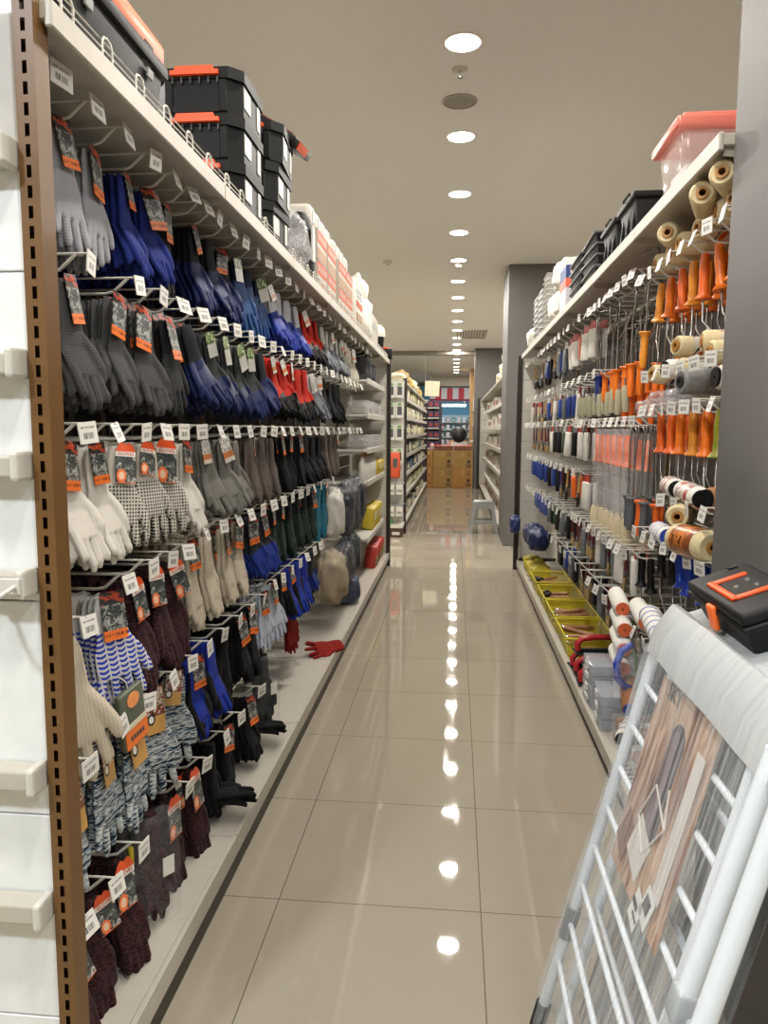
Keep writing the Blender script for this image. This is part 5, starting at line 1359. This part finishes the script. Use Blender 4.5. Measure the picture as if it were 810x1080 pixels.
    # hanging sign
    t = thing('hanging_sign', 'plain pale yellow sign board above the far left shelving', 'sign', (-.5, 16.0, 2.27))
    MB().box((0, 0, 0), (.31, .02, .32), (0, .04, 0), .003, 1).build('board', plain('sign_cream', '#e4dfc4', .5), t)
    MB().tube([(-.15, 0, .15), (-.15, 0, 1.05)], .0012, 5).build('hanger', WHITE, t); MB().tube([(.14, 0, .16), (.14, 0, 1.05)], .0012, 5).build('hanger', WHITE, t)
    # third unit: dark end display beyond
    t = thing('end_display', 'dark end display with purple packs behind the stacked cartons', 'display stand', (-.7, 18.6, 0)); o0 = Vector((-.7, 18.6, 0))
    Q(MB().b(-1.0, -.33, 18.66, 18.7, 0, 2.1), 'back_panel', plain('dark_panel', '#453f48', .5)); Q(MB().b(-1.0, -.33, 18.45, 18.66, 0, .12), 'base_deck', DKBROWN)
    for z in (.95, 1.2, 1.45, 1.7, 1.95): Q(MB().b(-1.0, -.40, 18.46, 18.66, z - .03, z), 'shelf', WHITE)
    t = thing('purple_pack', 'x', 'pack', group='purple and red packs on the dark end display')
    MB().box((0, 0, .08), (.13, .10, .16), None, .006, 1).build('pack_body', plain('purple_pack', '#4a3f5c', .5), t); MB().b(-.04, .04, -.052, -.05, .04, .11).build('pack_print', plain('red_print', '#9c3b33', .5), t)
    p = Proto(t)
    for j, z in enumerate((.95, 1.2, 1.45, 1.7, 1.95)):
        for i, x in enumerate((-.60, -.46)): p.place((x, 18.53, z + .001), label='purple pack on the dark end display, %s shelf from the bottom, %s' % (ORD[j + 1], ('left', 'right')[i]))
    # cartons
    card = plain('carton_board', '#b08a4c', .6, var=.12, scale=6); cardo = plain('carton_board_orange', '#b88445', .6); ink = plain('carton_ink', '#2f2c33', .6)
    def carton(w, label, mat, loc, narrow=False):
        t = thing('shipping_carton', label, 'carton', loc, group='shipping cartons stacked across the aisle end')
        MB().box((0, 0, .225), (w, .36, .445), None, .004, 1).build('carton_body', mat, t)
        MB().b(-.03, .03, -.1815, -.1805, .30, .445).build('tape', plain('carton_tape', '#c29a58', .35), t)
        if not narrow:
            M = Matrix(((1, 0, 0, w * .30), (0, 0, 1, -.1835), (0, 1, 0, .19), (0, 0, 0, 1)))
            pts = [((.062 if i % 2 == 0 else .028) * math.sin(PI * i / 5), (.062 if i % 2 == 0 else .028) * math.cos(PI * i / 5)) for i in range(10)]
            MB().prism(pts, .003, M).build('printed_star', ink, t)
            m = MB(); m.lathe([(.032, 0), (.046, 0), (.046, .003), (.032, .003)], 18, Matrix(((1, 0, 0, w * .32), (0, 0, 1, -.1835), (0, 1, 0, .36), (0, 0, 0, 1)))); m.build('printed_ring', ink, t)
            m = MB()
            for i in range(3): m.b(w * .16, w * .44, -.183, -.1805, .045 + .03 * i, .060 + .03 * i)
            m.build('printed_lines', ink, t)
        else:
            m = MB()
            for z in (.12, .32): m.lathe([(0, 0), (.022, 0), (.022, .003), (0, .003)], 12, Matrix(((1, 0, 0, 0), (0, 0, 1, -.1835), (0, 1, 0, z), (0, 0, 0, 1))))
            m.build('printed_dots', plain('carton_red_ink', '#8a3524', .6), t)
    for j, z in enumerate((0.0, .448)):
        carton(.15, 'narrow brown carton at left of the carton wall, %s' % ('bottom', 'top')[j], cardo, (-.605, 18.12, z), True)
        carton(.475, 'wide brown carton with printed star, left column, %s' % ('bottom', 'top')[j], card, (-.285, 18.12, z))
        carton(.475, 'wide brown carton with printed star, right column, %s' % ('bottom', 'top')[j], card if j else cardo, (.195, 18.12, z))
    redp = plain('red_tray', '#cc4a3c', .4)
    for i, (x, w) in enumerate(((-.25, .44), (.2, .44))):
        t = thing('open_carton', 'brown open carton holding red goods on the carton wall, %s' % ('left', 'right')[i], 'carton', (x, 18.15, .897))
        MB().box((0, 0, .055), (w, .34, .11), None, .004, 1).build('carton_body', plain('dim_carton', '#7d5138', .6), t)
        MB().box((0, 0, .115), (w * .92, .30, .03), None, .008, 1).build('red_goods', redp, t)
    t = thing('paper_bundle', 'small white and red bundle lying against the right carton', 'bundle', (.28, 17.86, .0))
    bpy.data.objects.remove(t)
    bag('white_pot', 'pinkish white bundle beside the cartons at left', (-.55, 18.12, .898), (.05, .06, .09), plain('pinkish_white', '#d8b8b4', .5), 140)
    # right far unit
    t = thing('shelving_unit', 'white metal shelving unit on the right beyond the far grey pillar', 'shelving', (.85, 14.0, 0)); o0 = Vector((.85, 14.0, 0))
    Q(MB().b(1.03, 1.05, 10.1, 17.7, 0, 2.1), 'back_panel', WHITE); Q(MB().b(.60, 1.03, 10.1, 17.7, .08, .12), 'base_deck', CREAMMETAL); Q(MB().b(.63, 1.0, 10.1, 17.7, 0, .08), 'kick_plate', DKBROWN)
    zr = (.45, .78, 1.12, 1.45, 1.78)
    for z in zr: Q(MB().b(.65, 1.03, 10.1, 17.2, z - .02, z), 'shelf', CREAMMETAL); Q(MB().b(.635, .65, 10.1, 17.2, z - .045, z + .008), 'price_rail', WHITE)
    Q(MB().b(.60, 1.03, 10.1, 17.7, 2.07, 2.10), 'top_shelf', CREAMMETAL)
    m = MB(); z = .12
    while z < 2.0: m.b(.58, 1.03, 17.70, 17.72, z + .004, min(z + .30, 2.1)); z += .302
    Q(m, 'end_panel', WHITE); Q(MB().b(.52, .58, 17.68, 17.74, 0, 2.15), 'upright', DKBROWN)
    t2 = thing('white_goods_pack', 'x', 'pack', group='white packs on the far right shelves')
    MB().box((0, 0, .10), (.22, .24, .20), None, .02, 2).build('pack_body', plain('white_goods', '#cdc8bd', .5), t2, smooth=50); MB().b(-.113, -.110, -.08, .08, .05, .14).build('pack_print', plain('rosy_print', '#8d5f5c', .5), t2)
    p = Proto(t2)
    for r, z in enumerate((.12,) + zr):
        for i in range(9):
            p.place((.80, 10.6 + .72 * i + random.uniform(-.1, .1), z + .001), (0, 0, random.uniform(-.15, .15)), 'white goods pack, %s along the %s shelf of far right unit' % (ORD[i + 1], ORD[r + 1]), scale=(1, random.uniform(.8, 1.3), random.uniform(.7, 1.1)))
    for i, (y, h) in enumerate(((10.7, .24), (11.4, .17), (12.2, .12))):
        bag('storage_sack', 'cream sack on top of far right unit, %s from the pillar' % ORD[i + 1], (.80, y, 2.102), (.14, .3, h), bag_mats[2], 150 + i)
    # stool
    g = plain('stool_grey', '#8c8d8c', .45)
    t = thing('plastic_stool', 'grey plastic step stool standing on the floor before the far right shelves', 'stool', (.40, 10.15, 0))
    MB().box((0, 0, .425), (.26, .26, .03), None, .008).build('seat', g, t, smooth=40)
    for sx in (-1, 1):
        for sy in (-1, 1):
            a = Vector((sx * .115, sy * .115, .41)); b = Vector((sx * .175, sy * .165, 0))
            m = MB(); R = lambda c, w: [c + Vector((dx * w, dy * w, 0)) for dx, dy in ((-1, -1), (1, -1), (1, 1), (-1, 1))]
            m.loft([R(b + Vector((0, 0, .0)), .022), R(a, .026)]); m.build('leg', g, t)
    for sy in (-1, 1): MB().box((0, sy * .145, .16), (.28, .02, .05), None, .004, 1).build('stretcher', g, t); MB().box((0, sy * .122, .375), (.22, .02, .07), None, .004, 1).build('apron', g, t)
    for sx in (-1, 1): MB().box((sx * .152, 0, .16), (.02, .26, .05), None, .004, 1).build('stretcher', g, t); MB().box((sx * .125, 0, .375), (.02, .22, .07), None, .004, 1).build('apron', g, t)
    bag('blue_bundle', 'blue bundle of goods hanging on the far end post of tool shelving', (.60, 7.30, .40), (.05, .10, .09), plain('blue_bundle', '#27386a', .5, bump=.4), 160)
    # bright shop beyond
    y0 = 27.0
    t = thing('shop_awning', 'red and white striped awning over the bright shop at the far end', 'awning', (-.1, y0, 2.7))
    for i in range(7):
        x = -.72 + .205 * i
        m = MB(); m.loft([[Vector((x + dx, dy, z)) for dx, dy in ((-.1025, 0), (.1025, 0), (.1025, .02), (-.1025, .02))] for z, in ((-.20,), (.19,))]); o = m.build('red_stripe' if i % 2 else 'white_stripe', plain('awning_red', '#b8324a', .6) if i % 2 else plain('awning_white', '#c8ccd8', .6), t)
    MB().b(-.83, .62, -.02, .10, .20, .26).build('top_bar', DKGREY, t); MB().b(-.83, .62, -.015, .03, -.27, -.20).build('lower_trim', plain('awning_dark_red', '#8a2436', .6), t)
    struct(MB().b(-1.6, 1.6, 31.0, 31.1, 0, 3.2).build('wall_far_shop', plain('sky_blue_wall', '#6fb4d8', .6)))
    t = thing('light_box', 'glowing white fluorescent light strip inside the far bright shop', 'light', (-.15, 28.6, 2.32))
    MB().b(-.55, .55, -.04, .04, -.04, .04, .01).build('tube', emit('far_tube', '#eef6ff', 6.0), t); MB().b(-.6, .6, -.05, .05, .04, .07).build('fixture', WHITE, t)
    lamp('far_shop_lamp', (-.15, 28.6, 2.9), 60, .6, color=(.9, .96, 1))
    struct(MB().b(-.9, .7, 27.0, 27.2, 2.955, CEIL).build('trim_2', plain('fascia_paint', '#cfc9bd', .7)))
    for x in (-.5, .5): MB().tube([(x, 0, .06), (x, 0, CEIL - 2.32)], .01, 6).build('hanger', WHITE, t)
    t = thing('wall_shelf_unit', 'pale display unit crowded with small goods in the bright far shop', 'shelving', (-.1, 30.6, 0)); o0 = Vector((-.1, 30.6, 0))
    Q(MB().b(-1.2, 1.0, 30.7, 30.75, 0, 2.0), 'back_panel', plain('pale_blue_panel', '#a9c4cf', .5))
    for z in (.5, .8, 1.1, 1.4, 1.7): Q(MB().b(-1.2, 1.0, 30.4, 30.7, z - .02, z), 'shelf', WHITE)
    t2 = thing('small_goods', 'x', 'goods', group='small goods in the bright far shop')
    MB().box((0, 0, .10), (.13, .15, .19), None, .01, 1).build('goods_body', mats[5], t2); MB().b(-.04, .04, -.078, -.075, .05, .13).build('goods_print', WHITE, t2)
    p = Proto(t2); gcol = [plain('fs_%d' % i, c, .5) for i, c in enumerate(('#c9a0a8', '#d9d6d2', '#a34a58', '#5c7f86', '#e0d0c8', '#46545c', '#d8e0e4'))]; gn = ('pink', 'white', 'red', 'teal', 'cream', 'dark', 'pale')
    for r, z in enumerate((.8, 1.1, 1.4, 1.7)):
        for i in range(9):
            ci = random.randrange(7); o = p.place((-.95 + .22 * i, 30.5, z + .001), label='%s goods in far bright shop, %s along the %s shelf from the bottom' % (gn[ci], ORD[i + 1], ORD[r + 1]))
            for c in o.children:
                if c.name.startswith('goods_body'): c.material_slots[0].link = 'OBJECT'; c.material_slots[0].material = gcol[ci]
    struct(MB().b(.46, 1.0, 24.0, 24.6, 0, CEIL).build('pillar', plain('wood_pillar', '#b08a5a', .6, var=.15, scale=8)))
    t = thing('side_shelf', 'slim white shelf unit beside the wooden pillar near the far shop', 'shelving', (.55, 20.5, 0)); o0 = Vector((.55, 20.5, 0))
    Q(MB().b(.50, .53, 19.4, 21.4, 0, 2.3), 'back_panel', WHITE)
    for z in (.3, .7, 1.1, 1.5, 1.9): Q(MB().b(.42, .50, 19.4, 21.4, z - .02, z), 'shelf', CREAMMETAL)
    t = thing('side_shelf', 'white shelf unit with goods left of the seated person', 'shelving', (-.62, 22.0, 0)); o0 = Vector((-.62, 22.0, 0))
    Q(MB().b(-.80, -.76, 20.0, 24.5, 0, 2.2), 'back_panel', WHITE)
    for z in (.4, .75, 1.1, 1.45, 1.8): Q(MB().b(-.76, -.50, 20.0, 24.5, z - .02, z), 'shelf', CREAMMETAL)
    t2 = thing('shelf_goods_box', 'x', 'box', group='boxed goods left of the seated person')
    MB().box((0, 0, .09), (.18, .3, .18), None, .008, 1).build('box_body', mats[7], t2); MB().b(.09, .092, -.1, .1, .05, .12).build('printed_label', WHITE, t2)
    p = Proto(t2)
    for r, z in enumerate((.75, 1.1, 1.45, 1.8)):
        for i in range(6): p.place((-.62, 20.4 + .7 * i, z + .001), label='green boxed goods left of the seated person, %s shelf, %s box from the front' % (ORD[r + 1], ORD[i + 1]))
    # seated person behind the cartons
    t = thing('person', 'person with long black hair in a white top sitting behind the cartons', 'person', (.10, 19.6, 0))
    skin = plain('skin_tone', '#b98a6c', .6); m = MB()
    me = bpy.data.meshes.new('body')
    V = [(0, 0, .52), (0, 0, .72), (0, -.01, .95), (0, -.01, 1.08), (0, .0, 1.15), (0, .02, 1.27), (-.17, 0, 1.04), (-.22, .06, .80), (-.15, .26, .72), (.17, 0, 1.04), (.22, .06, .80), (.15, .26, .72),
         (-.10, .05, .50), (-.12, .42, .49), (-.12, .42, .10), (-.12, .54, .04), (.10, .05, .50), (.12, .42, .49), (.12, .42, .10), (.12, .54, .04), (-.12, .34, .71), (.12, .34, .71)]
    Eg = [(0, 1), (1, 2), (2, 3), (3, 4), (4, 5), (3, 6), (6, 7), (7, 8), (8, 20), (3, 9), (9, 10), (10, 11), (11, 21), (0, 12), (12, 13), (13, 14), (14, 15), (0, 16), (16, 17), (17, 18), (18, 19)]
    RD = [.15, .13, .15, .10, .055, .095, .065, .045, .035, .065, .045, .035, .09, .07, .05, .04, .09, .07, .05, .04, .03, .03]
    me.from_pydata(V, Eg, []); b = bpy.data.objects.new('body', me); COL.objects.link(b)
    sk = b.modifiers.new('s', 'SKIN'); b.modifiers.new('d', 'SUBSURF').levels = 2
    for i, sv in enumerate(me.skin_vertices[0].data): sv.radius = (RD[i] * 1.1, RD[i] * .85); sv.use_root = (i == 0)
    dg = bpy.context.evaluated_depsgraph_get(); m2 = bpy.data.meshes.new_from_object(b.evaluated_get(dg)); bpy.data.objects.remove(b)
    for p_ in m2.polygons: p_.use_smooth = True
    m2.materials.append(skin); b = bpy.data.objects.new('body', m2); COL.objects.link(b); b.parent = t
    sh = MB(); sh.ell([(0, 0, .52, .19, .165), (0, 0, .72, .18, .15), (0, -.01, .92, .20, .15), (0, -.01, 1.04, .205, .12), (0, 0, 1.10, .12, .09), (0, 0, 1.13, .07, .065)], 20)
    # ell rings are (x, y) radii swapped: width along y, so turn the top
    o = sh.build('white_top', plain('white_cloth', '#d8d2cc', .8, bump=.2), t, smooth=60); o.rotation_euler = (0, 0, PI / 2)
    h = MB(); h.ell([(0, -.02, .98, .06, .05), (0, -.03, 1.06, .105, .09), (0, -.02, 1.16, .14, .125), (0, .0, 1.28, .135, .13), (0, .015, 1.37, .105, .105), (0, .02, 1.41, .05, .05)], 20)
    o = h.build('hair', plain('black_hair', '#0e0d0f', .5, bump=.4, scale=80), t, smooth=60); 
    t.scale = (1.15, 1.1, 1.04); o.scale = (1.3, 1.1, 1.0)
    t['label'] = 'person with black hair in a white top sitting behind the cartons'
    t = thing('stool_seat', 'low dark stool under the seated person', 'stool', (.10, 19.6, 0))
    MB().box((0, 0, .375), (.34, .34, .05), None, .01).build('seat', DKGREY, t)
    for sx in (-1, 1):
        for sy in (-1, 1): MB().tube([(sx * .13, sy * .13, .36), (sx * .15, sy * .15, 0)], .018, 8).build('leg', DKGREY, t)
far_shop()
